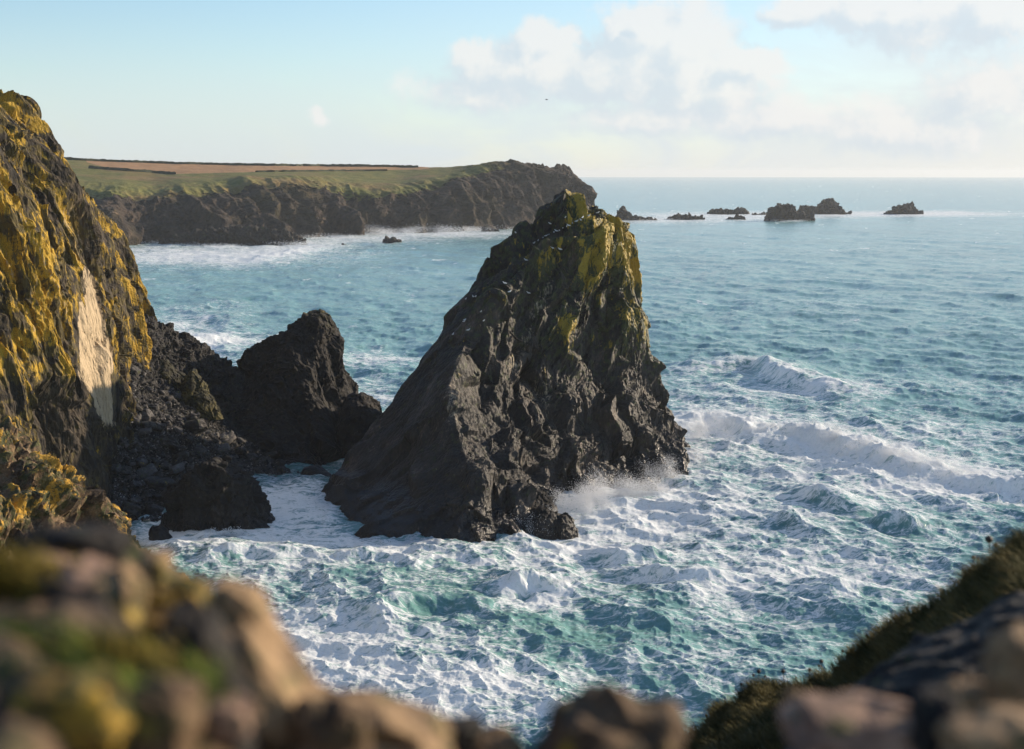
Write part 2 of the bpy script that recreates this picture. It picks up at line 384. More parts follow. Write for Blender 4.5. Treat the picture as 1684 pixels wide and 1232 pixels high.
# breakers: polyline of crest pixels, height, half width (m), foam
BREAK = [([(1105, 708), (1150, 690), (1200, 702), (1260, 728), (1330, 742)], 1.5, 3.6, .85), ([(1560, 795), (1620, 806), (1700, 812), (1780, 815)], 1.5, 3.6, .7),
         ([(1120, 618), (1160, 606), (1230, 604), (1290, 625), (1360, 650), (1430, 668)], 2.6, 5.0, .42),
         ([(1230, 735), (1290, 722), (1370, 735), (1450, 765), (1540, 785), (1610, 800)], 2.2, 4.5, 1.0),
         ([(1275, 818), (1330, 822), (1380, 838), (1425, 852)], 1.7, 3.0, .12),
         ([(1440, 866), (1475, 862), (1515, 874)], 1.5, 2.6, .08),
         ([(235, 585), (290, 572), (350, 562), (420, 556)], 2.0, 7.0, .7),
         ([(820, 985), (870, 968), (930, 975)], 1.3, 2.2, .8),
         ([(300, 935), (400, 915), (470, 925)], 1.0, 2.4, .35), ([(540, 925), (620, 918), (700, 935)], 0.9, 2.2, .4),
         ([(520, 405), (460, 420), (380, 436)], 1.6, 9.0, .6), ([(640, 1000), (740, 990), (830, 1005)], 1.0, 2.6, .15), ([(1300, 985), (1400, 975), (1500, 990)], 1.0, 2.6, .1),
         ([(950, 905), (1040, 915), (1130, 905)], 1.0, 2.6, .4), ([(1040, 935), (1140, 950), (1240, 940)], .9, 2.4, .2)]
def sea_material():
    m, t = new_mat('sea_water')
    pos = t.n('ShaderNodeNewGeometry').outputs['Position']; x, y, z = t.sep(pos)[:3]
    p2 = t.comb(x, y, 0.0)
    F = t.attr('foam'); hgt = t.attr('crest')
    p2 = t.vm('MULTIPLY', p2, (0.62, 1.0, 1.0))
    wv = t.scale(t.vm('SUBTRACT', t.noise(p2, 0.16, 4, 0.6, out=1), (.5, .5, .5)), 5.0)
    w1 = t.vm('ADD', p2, wv)
    wv2 = t.scale(t.vm('SUBTRACT', t.noise(p2, 0.8, 3, 0.6, out=1), (.5, .5, .5)), 1.1)
    w2 = t.vm('ADD', w1, wv2)
    e1 = t.vor(w2, 0.36, 'DISTANCE_TO_EDGE'); e2 = t.vor(w2, 1.05, 'DISTANCE_TO_EDGE')
    n1 = t.noise(w1, 0.30, 10, 0.72, 1.0); n2 = t.noise(w2, 2.2, 6, 0.7)
    fil = t.m('ABSOLUTE', t.m('SUBTRACT', t.noise(w1, 0.55, 7, 0.62, 1.2), 0.5)); fil2 = t.m('ABSOLUTE', t.m('SUBTRACT', t.noise(w2, 1.7, 5, 0.6, 0.8), 0.5))
    lace = t.m('ADD', t.m('ADD', t.m('MULTIPLY', t.ss(e1, 0.0, 0.34, 1, 0), 0.16), t.m('MULTIPLY', t.ss(e2, 0.0, 0.30, 1, 0), 0.10)), t.m('ADD', t.m('MULTIPLY', t.ss(fil, 0.0, 0.11, 1, 0), 0.20), t.m('MULTIPLY', t.ss(fil2, 0.0, 0.11, 1, 0), 0.12)))
    v = t.m('ADD', t.m('MULTIPLY', n1, 0.62), t.m('ADD', t.m('MULTIPLY', n2, 0.28), lace))
    th = t.m('SUBTRACT', 1.05, t.m('MULTIPLY', F, 0.635))
    dlt = t.m('SUBTRACT', v, th)
    mask = t.m('MULTIPLY', t.ss(dlt, -0.08, 0.24), t.ss(t.noise(w2, 3.5, 6, 0.7), 0.2, 0.55, 0.55, 1.0)); soft = t.ss(dlt, -0.40, 0.14)
    far = t.ss(y, 220.0, 1500.0)
    st = t.noise(t.vm('MULTIPLY', p2, (0.010, 0.004, 1)), 3.0, 7, 0.62)
    deep = t.mix(t.ss(st, 0.36, 0.64), (.085, .215, .185), (.145, .31, .27))
    deep = t.mix(far, deep, t.mix(t.ss(st, 0.36, 0.64), (.070, .220, .225), (.115, .305, .31)))
    col = t.mix(t.m('MULTIPLY', hgt, 0.75), deep, (.13, .31, .25))  # greener crests: aerated water, plus light through thin crests put into the colour
    col = t.mix(t.m('MULTIPLY', soft, 0.62), col, (.26, .42, .41))
    nb = t.m('ADD', t.m('MULTIPLY', t.noise(t.vm('MULTIPLY', w1, (1, 1, 1)), 0.9, 8, 0.66), 1.0), t.m('MULTIPLY', t.noise(p2, 0.09, 5, 0.6), 2.0))
    bw = t.n('ShaderNodeBump', {'Height': nb, 'Strength': 0.4, 'Distance': 0.4}).outputs[0]
    bf = t.n('ShaderNodeBump', {'Height': t.m('ADD', dlt, t.m('MULTIPLY', t.noise(w2, 4.0, 4, 0.6), .25)), 'Strength': 0.42, 'Distance': 0.3}).outputs[0]
    water = t.n('ShaderNodeBsdfPrincipled', {'Base Color': col, 'Roughness': 0.2, 'IOR': 1.33, 'Normal': bw})
    foam = t.n('ShaderNodeBsdfPrincipled', {'Base Color': (.87, .88, .89, 1), 'Roughness': 0.9, 'Normal': bf, 'Specular IOR Level': 0.2})
    tr = t.n('ShaderNodeBsdfTranslucent', {'Color': (.80, .82, .83, 1), 'Normal': bf})
    fm = t.n('ShaderNodeMixShader', {0: .3}); t.t.links.new(foam.outputs[0], fm.inputs[1]); t.t.links.new(tr.outputs[0], fm.inputs[2]); foam = fm
    mx = t.n('ShaderNodeMixShader', {0: t.m('MULTIPLY', mask, 0.95)}); t.t.links.new(water.outputs[0], mx.inputs[1]); t.t.links.new(foam.outputs[0], mx.inputs[2])
    return finish(m, t, mx.outputs[0])
def build_sea():
    py = np.arange(1360, 296, -1.05); y = np.array([gy(CX, p) for p in py]); y = y[y < 9000]
    y = np.concatenate([np.geomspace(3, y[0], 24)[:-1], y, np.geomspace(y[-1], 26000, 22)[1:]])
    ui = np.linspace(-.43, .43, 1480); uo = np.array([.46, .5, .56, .65, .8, 1.0, 1.4, 2, 3.2, 6])
    u = np.concatenate([-uo[::-1], ui, uo])
    X = np.clip(u[None]*y[:, None], -16000, 16000); Yg = np.repeat(y[:, None], len(u), 1)
    nr, nc = X.shape; x = X.ravel(); yy = Yg.ravel()
    A = fft_tile(512, 410., 46., (-.86, -.5), 4, 3); B = fft_tile(512, 127., 13., (-.8, -.6), 2, 5); C = fft_tile(512, 38., 3.6, (-.75, -.66), 2, 9)
    d = np.hypot(x, yy)
    aA = 0.36*np.clip(1-(d-250)/1500, 0.35, 1); aB = 0.165*np.exp(-(d/520)**2); aC = 0.048*np.exp(-(d/330)**2)
    px, ppy = proj(np.stack([x, yy, np.zeros_like(x)], 1))
    shelter = 1 - 0.55*np.exp(-(((px-430)/160)**2+((ppy-850)/60)**2))
    dz = 0; dxx = 0; dyy = 0; J = 0
    for T, a, ch in ((A, aA, .9), (B, aB, .8), (C, aC, .7)):
        a = a*shelter
        dz = dz + a*samp(T, 'h', x, yy); dxx = dxx - ch*a*samp(T, 'dx', x, yy); dyy = dyy - ch*a*samp(T, 'dy', x, yy); J = J + ch*a*samp(T, 'J', x, yy)
    # patches of foam and the breakers
    D = np.zeros_like(x)
    wob = fbm(np.stack([x/26, yy/26, 0*x], 1), 3)
    for (a, b, w, h, s) in FOAM:
        q = ((px-a)/w)**2+((ppy-b)/h)**2
        sel = q < 9; g = np.zeros_like(x); g[sel] = 0.80*s*np.exp(-0.8*q[sel]*(1+0.5*wob[sel])); D = 1-(1-D)*(1-np.clip(g, 0, 1))
    bz = np.zeros_like(x); bfoam = np.zeros_like(x); bgreen = np.zeros_like(x)
    for (pl, hh, w, fo) in BREAK:
        W = np.array([ground(a, b)[:2] for a, b in pl]); W = spline(W, 30, 0, mixl=0.1); dist = np.full(len(x), 1e9); side = np.zeros_like(x); tt = np.zeros_like(x)
        bb = (x > W[:, 0].min()-5*w) & (x < W[:, 0].max()+5*w) & (yy > W[:, 1].min()-5*w) & (yy < W[:, 1].max()+5*w)
        xs = x[bb]; ys = yy[bb]; xs = xs + 1.2*wob[bb]*w*.4; dd = np.full(len(xs), 1e9); sd = np.zeros(len(xs)); tp = np.zeros(len(xs))
        for i in range(len(W)-1):
            a = W[i]; v = W[i+1]-a; L2 = v @ v; s = np.clip(((xs-a[0])*v[0]+(ys-a[1])*v[1])/L2, 0, 1)
            ex = xs-a[0]-s*v[0]; ey = ys-a[1]-s*v[1]; q = np.hypot(ex, ey); c = (v[0]*ey-v[1]*ex)/math.sqrt(L2)
            up = q < dd; dd[up] = q[up]; sd[up] = c[up]; tp[up] = (i+s[up])/(len(W)-1)
        env = np.sin(np.clip(tp, 0.02, 0.98)*math.pi)**0.6
        dn = sd/w                                   # >0 : far side of the crest, towards open water
        prof = np.where(dn > 0, np.exp(-(dn/1.5)**2), np.exp(-(dn/0.45)**2))*np.exp(-np.clip(dd-np.abs(sd), 0, None)/w)
        env = env*(1+0.55*fbm(np.stack([xs/7, ys/7, 0*xs+hh], 1), 3))
        bz[bb] = np.maximum(bz[bb], hh*env*prof)
        fo_ = fo*env*np.where(dn > 0, np.exp(-(dn/0.9)**2), np.exp(-(dn/(1.6 if fo > .5 else .5))**2))*np.exp(-np.clip(dd-np.abs(sd), 0, None)/w)
        bfoam[bb] = np.maximum(bfoam[bb], fo_)
        bgreen[bb] = np.maximum(bgreen[bb], env*np.exp(-((dn+0.35)/0.5)**2)*(1-0.6*fo))
    z = dz*(1-0.4*np.clip(bz/2, 0, 1)) + bz - (d*d)/(2*6.371e6)
    crestf = sst(J, 0.34, 0.75)
    oldf = sst(fbm(np.stack([x/60, yy/60, 0*x+4], 1), 4), 0.1, 0.9)
    open_ = 0.06+0.2*oldf*np.exp(-(d/900)**2)
    near = np.exp(-(d/330)**2)
    F = 1-(1-D)*(1-open_)*(1-0.5*crestf*np.clip(0.2+D+near*.3, 0, 1))*(1-np.clip(bfoam, 0, 1))
    wc = fbm(np.stack([x/9, yy/22, 0*x+9], 1), 3); F = np.clip(F+0.5*sst(wc, .62, .95)*sst(d, 150, 500), 0, 1)
    sw = np.stack([x/20+.6*wob, yy/14+.6*wob, 0*x+2], 1); F = np.clip(F+near*0.30*fbm(sw, 3), 0, 1)
    crest = np.clip(sst(dz, 0.35, 1.5)*0.8*near + bgreen, 0, 1)
    tb = np.clip(bfoam+0.12*D, 0, 1)*np.exp(-(d/450)**2); sel = tb > .05
    z[sel] += tb[sel]*(0.40*ridged(np.stack([x[sel]/3.2, yy[sel]/3.2, 0*x[sel]], 1), 4)-.35+0.3*fbm(np.stack([x[sel]/2.6, yy[sel]/2.6, 0*x[sel]], 1), 4)+0.12*fbm(np.stack([x[sel]/.8, yy[sel]/.8, 0*x[sel]+5], 1), 2))
    V = np.stack([x+dxx, yy+dyy, z], 1)
    o = make_mesh('sea', V, quads_grid(nr, nc), sea_material(), {'foam': F, 'crest': crest}, True, origin=(0, 0, 0))
    tag(o, 'rough teal sea streaked with white foam', None, None, 'structure')
build_sea()
#@@STRUCT
# ------------------------------------------------------------------ HEADLAND
def land_material():
    m, t = new_mat('headland_ground')
    co = t.n('ShaderNodeTexCoord').outputs['Object']
    g = t.attr('grass'); f = t.attr('field')
    n1 = t.noise(co, 0.02, 8, 0.62); n2 = t.noise(co, 0.12, 8, 0.65); n3 = t.noise(co, 0.7, 5, 0.6)
    rock = t.mix(t.ss(n2, 0.38, 0.62), (.028, .023, .020), (.085, .063, .048)); rock = t.mix(t.ss(n2, 0.60, 0.78), rock, (.38, .26, .17))
    rock = t.mix(t.ss(n1, 0.5, 0.66, 0, .6), rock, (.055, .047, .018))
    grass = t.mix(t.ss(n2, 0.35, 0.65), (.085, .100, .022), (.165, .150, .042)); grass = t.mix(t.ss(n1, 0.45, 0.65), grass, (.18, .125, .05))
    grass = t.mix(t.ss(n3, 0.55, 0.75, 0, .5), grass, (.035, .042, .012))
    fld = t.mix(t.ss(n2, 0.35, 0.7), (.30, .17, .08), (.38, .22, .11))
    gm = t.ss(t.m('ADD', g, t.m('MULTIPLY', t.m('SUBTRACT', n2, .5), 0.9)), 0.4, 0.6)
    col = t.mix(gm, rock, grass); col = t.mix(t.ss(f, 0.45, 0.55), col, fld)
    h = t.m('ADD', t.m('MULTIPLY', n2, 6.0), t.m('MULTIPLY', n3, 1.0))
    bp = t.n('ShaderNodeBump', {'Height': t.m('MULTIPLY', h, t.m('SUBTRACT', 1.0, t.m('MULTIPLY', gm, 0.8))), 'Strength': 1.0, 'Distance': 1.3}).outputs[0]
    b = t.n('ShaderNodeBsdfPrincipled', {'Base Color': col, 'Roughness': 0.95, 'Normal': bp, 'Specular IOR Level': 0.15})
    return finish(m, t, b.outputs[0])
def build_headland():
    #        px   waterline  cliff-top  Yadd  skyline  Yadd
    cols = [(-60, 406, 318, 70, 256, 330), (60, 405, 316, 70, 259, 330), (110, 405, 318, 70, 261, 330), (150, 404, 320, 66, 263, 330), (200, 403, 322, 62, 265, 330), (250, 401, 328, 62, 267, 330), (300, 400, 318, 70, 269, 330),
            (350, 399, 314, 76, 271, 325), (400, 397, 304, 80, 271, 320), (450, 395, 302, 80, 272, 310), (500, 391, 300, 80, 272.5, 300), (540, 388, 303, 76, 273, 300), (580, 387, 312, 66, 273, 290),
            (620, 386, 318, 60, 273.5, 280), (660, 384, 316, 62, 274, 270), (700, 383, 306, 70, 274, 240), (740, 381, 296, 76, 275, 200), (770, 380, 287, 80, 273, 170), (795, 379, 279, 80, 269, 140),
            (826, 377, 274, 66, 264, 110), (850, 376, 278, 56, 268, 90), (875, 374, 280, 50, 273, 80), (905, 372, 286, 42, 279, 66), (935, 370, 290, 34, 284, 52), (955, 369, 302, 24, 297, 36), (968, 368, 322, 14, 316, 22), (975, 368, 345, 8, 340, 14)]
    rows = [[] for _ in range(7)]
    for (px, wy, ty, ya, sy, yb) in cols:
        Y0 = gy(px, wy); base = at(px, wy, Y0)
        top = at(px, ty, Y0+ya); sky_ = at(px, sy, Y0+yb)
        a = base+(top-base)*0.35; a[2] = top[2]*0.42; b = base+(top-base)*0.72; b[2] = top[2]*0.80
        b2 = top+(sky_-top)*0.5; b2[2] = top[2]+(sky_[2]-top[2])*0.55
        back = sky_.copy(); back[1] += 160; back[0] += 10; back[2] -= 14 if px < 800 else 30
        u = base.copy(); u[1] -= 6; u[2] = -4
        for r, p in zip(rows, (u, a, b, top, b2, sky_, back)): r.append(p)
    C = np.array(rows)
    nr, nc = 330, 900
    G = spline(C, nr, 0, False, 0.3, weights=[1.0, 1.1, 1.1, 0.9, 0.9, 0.35]); G = spline(G, nc, 1, False, 0.2)
    N = normals(G); N = outward(G, N, False); P = G.reshape(-1, 3); n = N.reshape(-1, 3)
    v = np.repeat(np.linspace(0, 1, nr), nc)*5.35
    cl = sst(v, 0.0, 1.0)*(1-sst(v, 2.6, 3.9))
    pw = P.astype(np.float32)
    along = pw[:, 0]*0.9+pw[:, 1]*0.25
    s = np.stack([along/62 + 0.25*pw[:, 2]/40, pw[:, 2]/150, pw[:, 1]/400], 1)
    but = ridged(s + 0.25*fbm(s*3, 2)[:, None], 3)            # buttresses and gullies down the cliff
    s2 = np.stack([along/17 + 0.5*pw[:, 2]/40, pw[:, 2]/45, pw[:, 1]/90], 1); but2 = ridged(s2, 3)
    fc = facet(pw @ frame_of((-.35, 0, -1), 2.2)/11, 3); fc2 = facet(pw/4.0, 4)
    h = np.zeros_like(P); horiz = n.copy(); horiz[:, 2] *= 0.3
    rocky_end = sst(P[:, 0], -60, 20)
    spur = ridged(np.stack([along/46+0.22*fbm(pw/30, 2), 0*along, 0*along+3.3], 1), 3)-.9
    dsp = np.clip(1-v/2.6, 0, 1)*sst(v, .0, .4)*46*spur*(1-.9*rocky_end) + cl*(14*(1-.6*rocky_end)*(but-0.8) + 8*(but2-.8) + 5.0*fc + 3.5*plates(pw @ frame_of((-.35, 0, -1), 2.2)/7, 5) + 1.8*plates(pw/3.2, 6))
    Q = P + horiz*dsp[:, None]
    Q[:, 2] += (1-cl)*(0.8*fbm(pw/40, 3)) + sst(v, 2.6, 4.2)*rocky_end*(6*facet(pw/16, 8)+4*plates(pw/9, 7)+2*plates(pw/4, 9)-3.0)
    Q[:, 2] += cl*sst(v, 1, 2.5)*2.0*fbm(pw/25, 3)
    # land cover
    Gn = normals(Q.reshape(nr, nc, 3)); nz = np.abs(Gn[..., 2]).ravel()
    grass = np.clip(sst(v, 2.1, 3.3)*0.75 + sst(nz, 0.45, 0.85)*0.55*sst(Q[:, 2], 8, 22) - 0.2, 0, 1)*(1-0.7*rocky_end)
    px, py = proj(Q)
    lo = np.interp(px, [140, 175, 290, 420, 560, 690, 720], [266, 276, 286, 283, 280.5, 279, 276])
    fieldm = ((px > 142) & (px < 705) & (py < lo) & (v > 3.2)).astype(float)
    o = make_mesh('headland', Q, quads_grid(nr, nc), land_material(), {'grass': grass, 'field': fieldm}, False)
    tag(o, 'long green headland with a brown field above dark cliffs', None, None, 'structure')
    bvh = BVHTree.FromPolygons([Vector(p) for p in Q[::1]], [tuple(q) for q in quads_grid(nr, nc)])
    return bvh
HEAD = build_headland()
def hit(bvh, px, py):
    h = bvh.ray_cast(Vector((0, 0, H)), Vector(ray(px, py)))
    return h[0], h[1]

# ------------------------------------------------------------------ TALL SEA STACK
W_ = lambda x, y, z: (x, y, z, 'w')
ST = [
 # L            FL             F              FR             N              N2              R1              R              BR            BL
 [(522,840,170),(600,900,153),(735,925,148),(862,905,152),(932,845,170),(1002,825,176),(1085,818,178),(1145,765,199),W_(24,226,-3),W_(-16,216,-3)],
 [(528,815,172),(615,868,155),(745,890,150),(860,870,154),(922,820,171),(998,800,177),(1080,792,179),(1134,738,199),W_(22,224,.5),W_(-14,215,.5)],
 [(575,742,177),(640,800,163),(772,782,157),(838,778,160),(920,765,176),(995,750,182),(1066,740,185),(1112,695,201),W_(20,220,4),W_(-10,214,4)],
 [(630,677,181),(668,720,170),(758,728,163),(835,735,168),(915,715,179),(988,698,185),(1056,690,189),(1088,645,202),W_(18.5,219,8),W_(-7,213,8)],
 [(676,614,184),(692,640,176),(738,635,170),(825,640,178),(905,620,183),(985,600,188),(1042,600,192),(1068,585,203),W_(17,216,14),W_(-3,211,14)],
 [(742,517,190),(768,520,184),(795,520,180),(868,500,186),(935,490,187),(990,480,190),(1038,480,194),(1063,490,203),W_(16,214,23),W_(1,208,23)],
 [(806,432,194),(845,425,190),(872,428,187),(922,415,190),(962,420,190),(1002,415,192),(1034,408,196),(1053,425,203),W_(14.5,211,28.5),W_(4,205,28.5)],
 [(862,388,195),(880,398,191),(905,394,189),(935,390,189),(970,385,190.5),(1000,374,193),(1026,366,197),(1043,380,202),W_(13.5,208,31),W_(5,204,31.3)],
 [(880,378,196),(893,380,193),(910,376,191.5),(935,370,191.5),(960,362,193),(985,356,195),(1003,354,198),(1015,360,201),W_(11.5,206,32.8),W_(5.8,203,33)],
 [(886,342,197),(897,334,195),(912,322,194),(930,312,194),(950,320,195),(968,330,196.5),(985,336,198),(998,344,200),W_(11,205,35),W_(6,202.5,36)],
 [(905,326,198),(910,322,197.5),(920,316,197),(930,312,197),(945,322,197.5),(958,328,198),(968,334,199),(975,338,199.5),W_(9.8,203,35.8),W_(7,202,37)],
 [(925,318,199)]*8+[W_(8.0,200,37.4),W_(7.6,200,37.4)],
]
def stack_attrs(Q, P, n, d):
    px, py = proj(Q); nz = fbm(Q/6, 3)
    top = sst(Q[:, 2], 9, 25)
    lit = sst(n[:, 0], -0.15, 0.45)
    li = np.clip(top*(0.20+0.50*lit)+0.45*nz*top, 0, .9)*sst(px, 850, 920)+0.16*d*top
    li = np.maximum(li, 0.22*sst(Q[:, 2], 8, 30))
    slab = np.exp(-((px-(905-(py-460)*0.42))/13)**2)*sst(py, 440, 490)*(1-sst(py, 590, 640))
    pale = 0.42*slab + 0.45*np.exp(-(((px-895)/18)**2+((py-650)/45)**2))+0.38*np.exp(-(((px-745)/20)**2+((py-670)/60)**2))  # pale stripes painted in for sunlit slabs and the lit front edge
    wet = 1-sst(Q[:, 2]+1.2*nz, 1.5, 4.5)
    return {'lichen': li, 'pale': pale, 'wet': wet, 'tone': 0.35*nz}
def stack_amp(P):
    px, py = proj(P)
    face = sst(px, 700, 880)                     # the right flank is far more broken than the left
    return (0.40+0.60*face)*(1-0.6*sst(P[:, 2], 35, 38))
stack = rock_surface('sea_stack', pts(ST), 560, 1150, M['stack'], [('p', 5.5, 3.0, 3.6), ('p', 2.3, 1.35, 4.5), ('f', 1.2, .5, 3.5), ('p', .65, .27, 3), ('p', .34, .16, 2)], closed=True, mixl=0.6,
                     warp=(1.4, 6.0), axis=(-.40, -.08, -.91), k=3.2, weights=[.6, 1, 1, 1, 1.2, 1.2, .9, .6, .7, .4, .3], attrs=stack_attrs, amp_fn=stack_amp, inset=.6, blur=0)
tag(stack, 'tallest dark pyramid sea stack with yellow lichen near its blunt summit', 'sea stack')
BLEDGE = [(835, 900), (850, 868), (872, 850), (890, 838), (905, 842), (915, 852), (930, 846), (940, 858), (948, 872), (952, 884)]
o = profile_rock('wet_ledge', BLEDGE, 157, 0.5, M['dark'], [('f', 2.2, .7), ('p', .9, .4), ('p', .35, .17)], nx=220, ns=120, zbase=-1.5)
tag(o, 'low wet black ledge at the front foot of the tallest stack', 'rock')
o = profile_rock('wet_ledge', [(800, 830), (830, 792), (860, 800), (885, 812), (903, 822), (912, 836), (915, 850)], 161, 0.6, M['dark'], [('f', 3, .9), ('p', 1.2, .5), ('p', .45, .2)], nx=220, ns=120, zbase=-1.5)
tag(o, 'black shoulder rock jutting from the tall stack above the white spray', 'rock')

# ------------------------------------------------------------------ SMALLER STACK
S2 = [
 [(325,745,203),(380,790,194),(430,790,191),(530,785,192),(590,770,203),W_(-22,222,-3),W_(-38,222,-3)],
 [(340,700,203),(385,745,196),(430,762,194),(530,762,194),(596,735,206),W_(-22.5,220,2),W_(-38,220,2)],
 [(357,652,206),(395,680,202),(430,690,199),(528,690,200),(590,690,208),W_(-24,219,6),W_(-37,219,6)],
 [(379,602,208),(405,620,206),(440,630,202),(520,630,203),(569,628,210),W_(-26.8,219,10),W_(-35,219,10)],
 [(408,568,209),(428,580,208),(462,580,205),(522,586,205),(562,588,210),W_(-27.2,219,14),W_(-33.5,219,13)],
 [(456,544,210),(470,548,209),(485,545,207),(525,548,207),(560,546,211),W_(-27.4,218,16.5),W_(-32.5,218,15.5)],
 [(496,522,211),(500,521,210.5),(505,518,209.5),(525,519,209),(545,524,211.5),W_(-27.8,216,18.3),W_(-31,216,18)],
 [(500,516,212),(505,515,211.5),(512,512,211),(528,514,211),(543,519,212),W_(-28.2,215,18.8),W_(-30.2,215,18.8)],
 [(520,513,213)]*5+[W_(-29,214.5,19),W_(-29.3,214.5,19)],
]
def s2_attrs(Q, P, n, d):
    return {'lichen': 0.5*sst(Q[:, 2], 15, 22)+0.2*fbm(Q/5, 3), 'wet': 1-sst(Q[:, 2], 1.0, 3.0), 'tone': 0.2*fbm(Q/7, 3)}
o = rock_surface('sea_stack', pts(S2), 340, 760, M['dark'], [('p', 5, 1.4), ('p', 2.2, .65), ('p', 1.0, .35), ('p', .45, .18)], closed=True, mixl=.5, warp=(.8, 6), axis=(.5, 0, -.85), k=1.8, attrs=s2_attrs, inset=.7)
tag(o, 'smaller blunt dark stack between the scree and the tallest stack', 'sea stack')
o = profile_rock('shoulder_rock', [(545, 740), (560, 690), (575, 655), (592, 648), (606, 655), (620, 672), (635, 700), (650, 740)], 203, .8, M['dark'], [('f', 3, .9), ('p', 1.2, .45), ('p', .5, .2)], nx=200, ns=110, zbase=-1)
tag(o, 'rounded dark shoulder rock at the right foot of the smaller stack', 'rock')

# ------------------------------------------------------------------ LEFT CLIFF
LC = [
 [W_(-150,150,40),W_(-120,165,48),W_(-90,190,54),W_(-82,200,54),W_(-80,210,52),W_(-78,215,50),W_(-76,225,48)],
 [(-400,90,120),(-150,130,136),(-12,232,152),(25,236,160),(45,242,168),(62,240,176),(64,240,184),W_(-72,220,44)],
 [(-380,300,119),(-140,300,135),(0,300,150),(55,305,158),(95,310,166),(124,322,173),(128,332,186),W_(-67,222,37)],
 [(-360,500,118),(-130,480,134),(10,460,148),(80,465,156),(128,455,165),(164,445,171),(184,454,191),W_(-63,226,30)],
 [(-350,700,116),(-120,660,132),(20,620,146),(95,615,154),(145,600,163),(188,598,171),(224,594,195),W_(-60,228,22)],
 [(-340,900,114),(-110,800,130),(30,760,144),(105,745,152),(155,728,160),(192,715,170),(252,700,198),W_(-58,230,15)],
 [(-330,1080,110),(-100,940,128),(40,890,142),(112,880,149),(160,880,156),(188,880,162),(255,830,196),W_(-58,230,-3)],
]
LC[0].append(W_(-74,232,44))
def slab_mask(px, py, nz=0, g=0):
    l = np.interp(py, [430, 470, 540, 600, 650, 700], [133, 131, 136, 131, 148, 172])-g+10*nz
    r = np.interp(py, [430, 470, 540, 600, 650, 700], [138, 156, 178, 184, 182, 190])+g+10*nz
    return sst(px, l-3, l+3)*(1-sst(px, r-3, r+3))*sst(py, 428-g, 446)*(1-sst(py, 690, 715+g))
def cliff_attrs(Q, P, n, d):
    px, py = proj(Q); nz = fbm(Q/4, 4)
    li = sst(-py, -700, -560)*0.42+0.55*nz-0.01+0.10*d-0.22*sst(px-np.interp(py, [180, 330, 450, 600], [70, 142, 196, 236]), -48, -8)*(1-sst(py, 470, 520))  # lichen thins downward, which also paints in the shade over the cliff foot
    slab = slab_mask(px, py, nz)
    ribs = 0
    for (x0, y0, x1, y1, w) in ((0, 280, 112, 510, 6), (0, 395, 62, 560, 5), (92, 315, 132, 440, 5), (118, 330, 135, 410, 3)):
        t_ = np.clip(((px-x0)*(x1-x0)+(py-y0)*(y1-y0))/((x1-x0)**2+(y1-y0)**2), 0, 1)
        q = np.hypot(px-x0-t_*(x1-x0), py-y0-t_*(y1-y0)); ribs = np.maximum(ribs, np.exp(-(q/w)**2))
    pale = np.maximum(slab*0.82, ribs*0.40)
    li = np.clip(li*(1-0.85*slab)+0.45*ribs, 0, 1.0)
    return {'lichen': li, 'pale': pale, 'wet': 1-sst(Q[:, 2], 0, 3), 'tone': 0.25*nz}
def cliff_amp(P):
    px, py = proj(P)
    slab = slab_mask(px, py, 0, 8)
    return 1-0.65*slab
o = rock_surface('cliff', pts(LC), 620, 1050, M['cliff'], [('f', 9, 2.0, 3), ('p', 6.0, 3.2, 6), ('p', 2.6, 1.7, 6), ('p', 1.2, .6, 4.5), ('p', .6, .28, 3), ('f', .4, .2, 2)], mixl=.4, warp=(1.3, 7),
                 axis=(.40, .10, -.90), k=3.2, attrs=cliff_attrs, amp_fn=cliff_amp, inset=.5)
tag(o, 'steep cliff with streaks of golden lichen and one pale smooth slab', 'cliff')
LCR = [
 [W_(-75,120,6),W_(-45,108,14),W_(-36,106,11),W_(-32,107,8),W_(-29,110,4),W_(-27,112,0),W_(-26,114,-3)],
 [(-220,640,88),(-5,690,88),(40,705,89),(85,752,90),(128,768,92),(178,818,95),(214,856,98)],
 [(-220,720,83),(0,740,83),(55,760,84),(100,790,86),(138,805,88),(182,845,92),(217,880,97)],
 [(-220,820,79),(0,820,79),(60,835,80),(110,850,82),(145,860,85),(185,880,90),(217,915,96)],
 [(-220,960,72),(0,960,72),(70,960,75),(120,950,78),(150,940,82),(190,940,88),(220,955,95)],
 [(-220,1200,62),(0,1180,62),(80,1150,66),(140,1100,72),(170,1060,78),(205,1020,86),(224,1000,94)],
]
def crag_attrs(Q, P, n, d):
    nz = fbm(Q/2.5, 4); return {'lichen': 0.2+0.45*nz+0.2*d+0.2*sst(n[:, 2], .3, .8), 'tone': .3*nz, 'pale': .35*sst(fbm(Q/3+7, 3), .2, .7)}
o = rock_surface('crag', pts(LCR), 420, 760, M['crag'], [('p', 4.0, 2.0), ('p', 1.8, 1.1), ('p', .9, .5), ('p', .45, .22), ('f', .25, .12)], mixl=.4, warp=(.8, 4), axis=(.25, .1, -.95), k=1.7, attrs=crag_attrs)
tag(o, 'broken orange brown crag below and in front of the golden lichen cliff', 'crag')

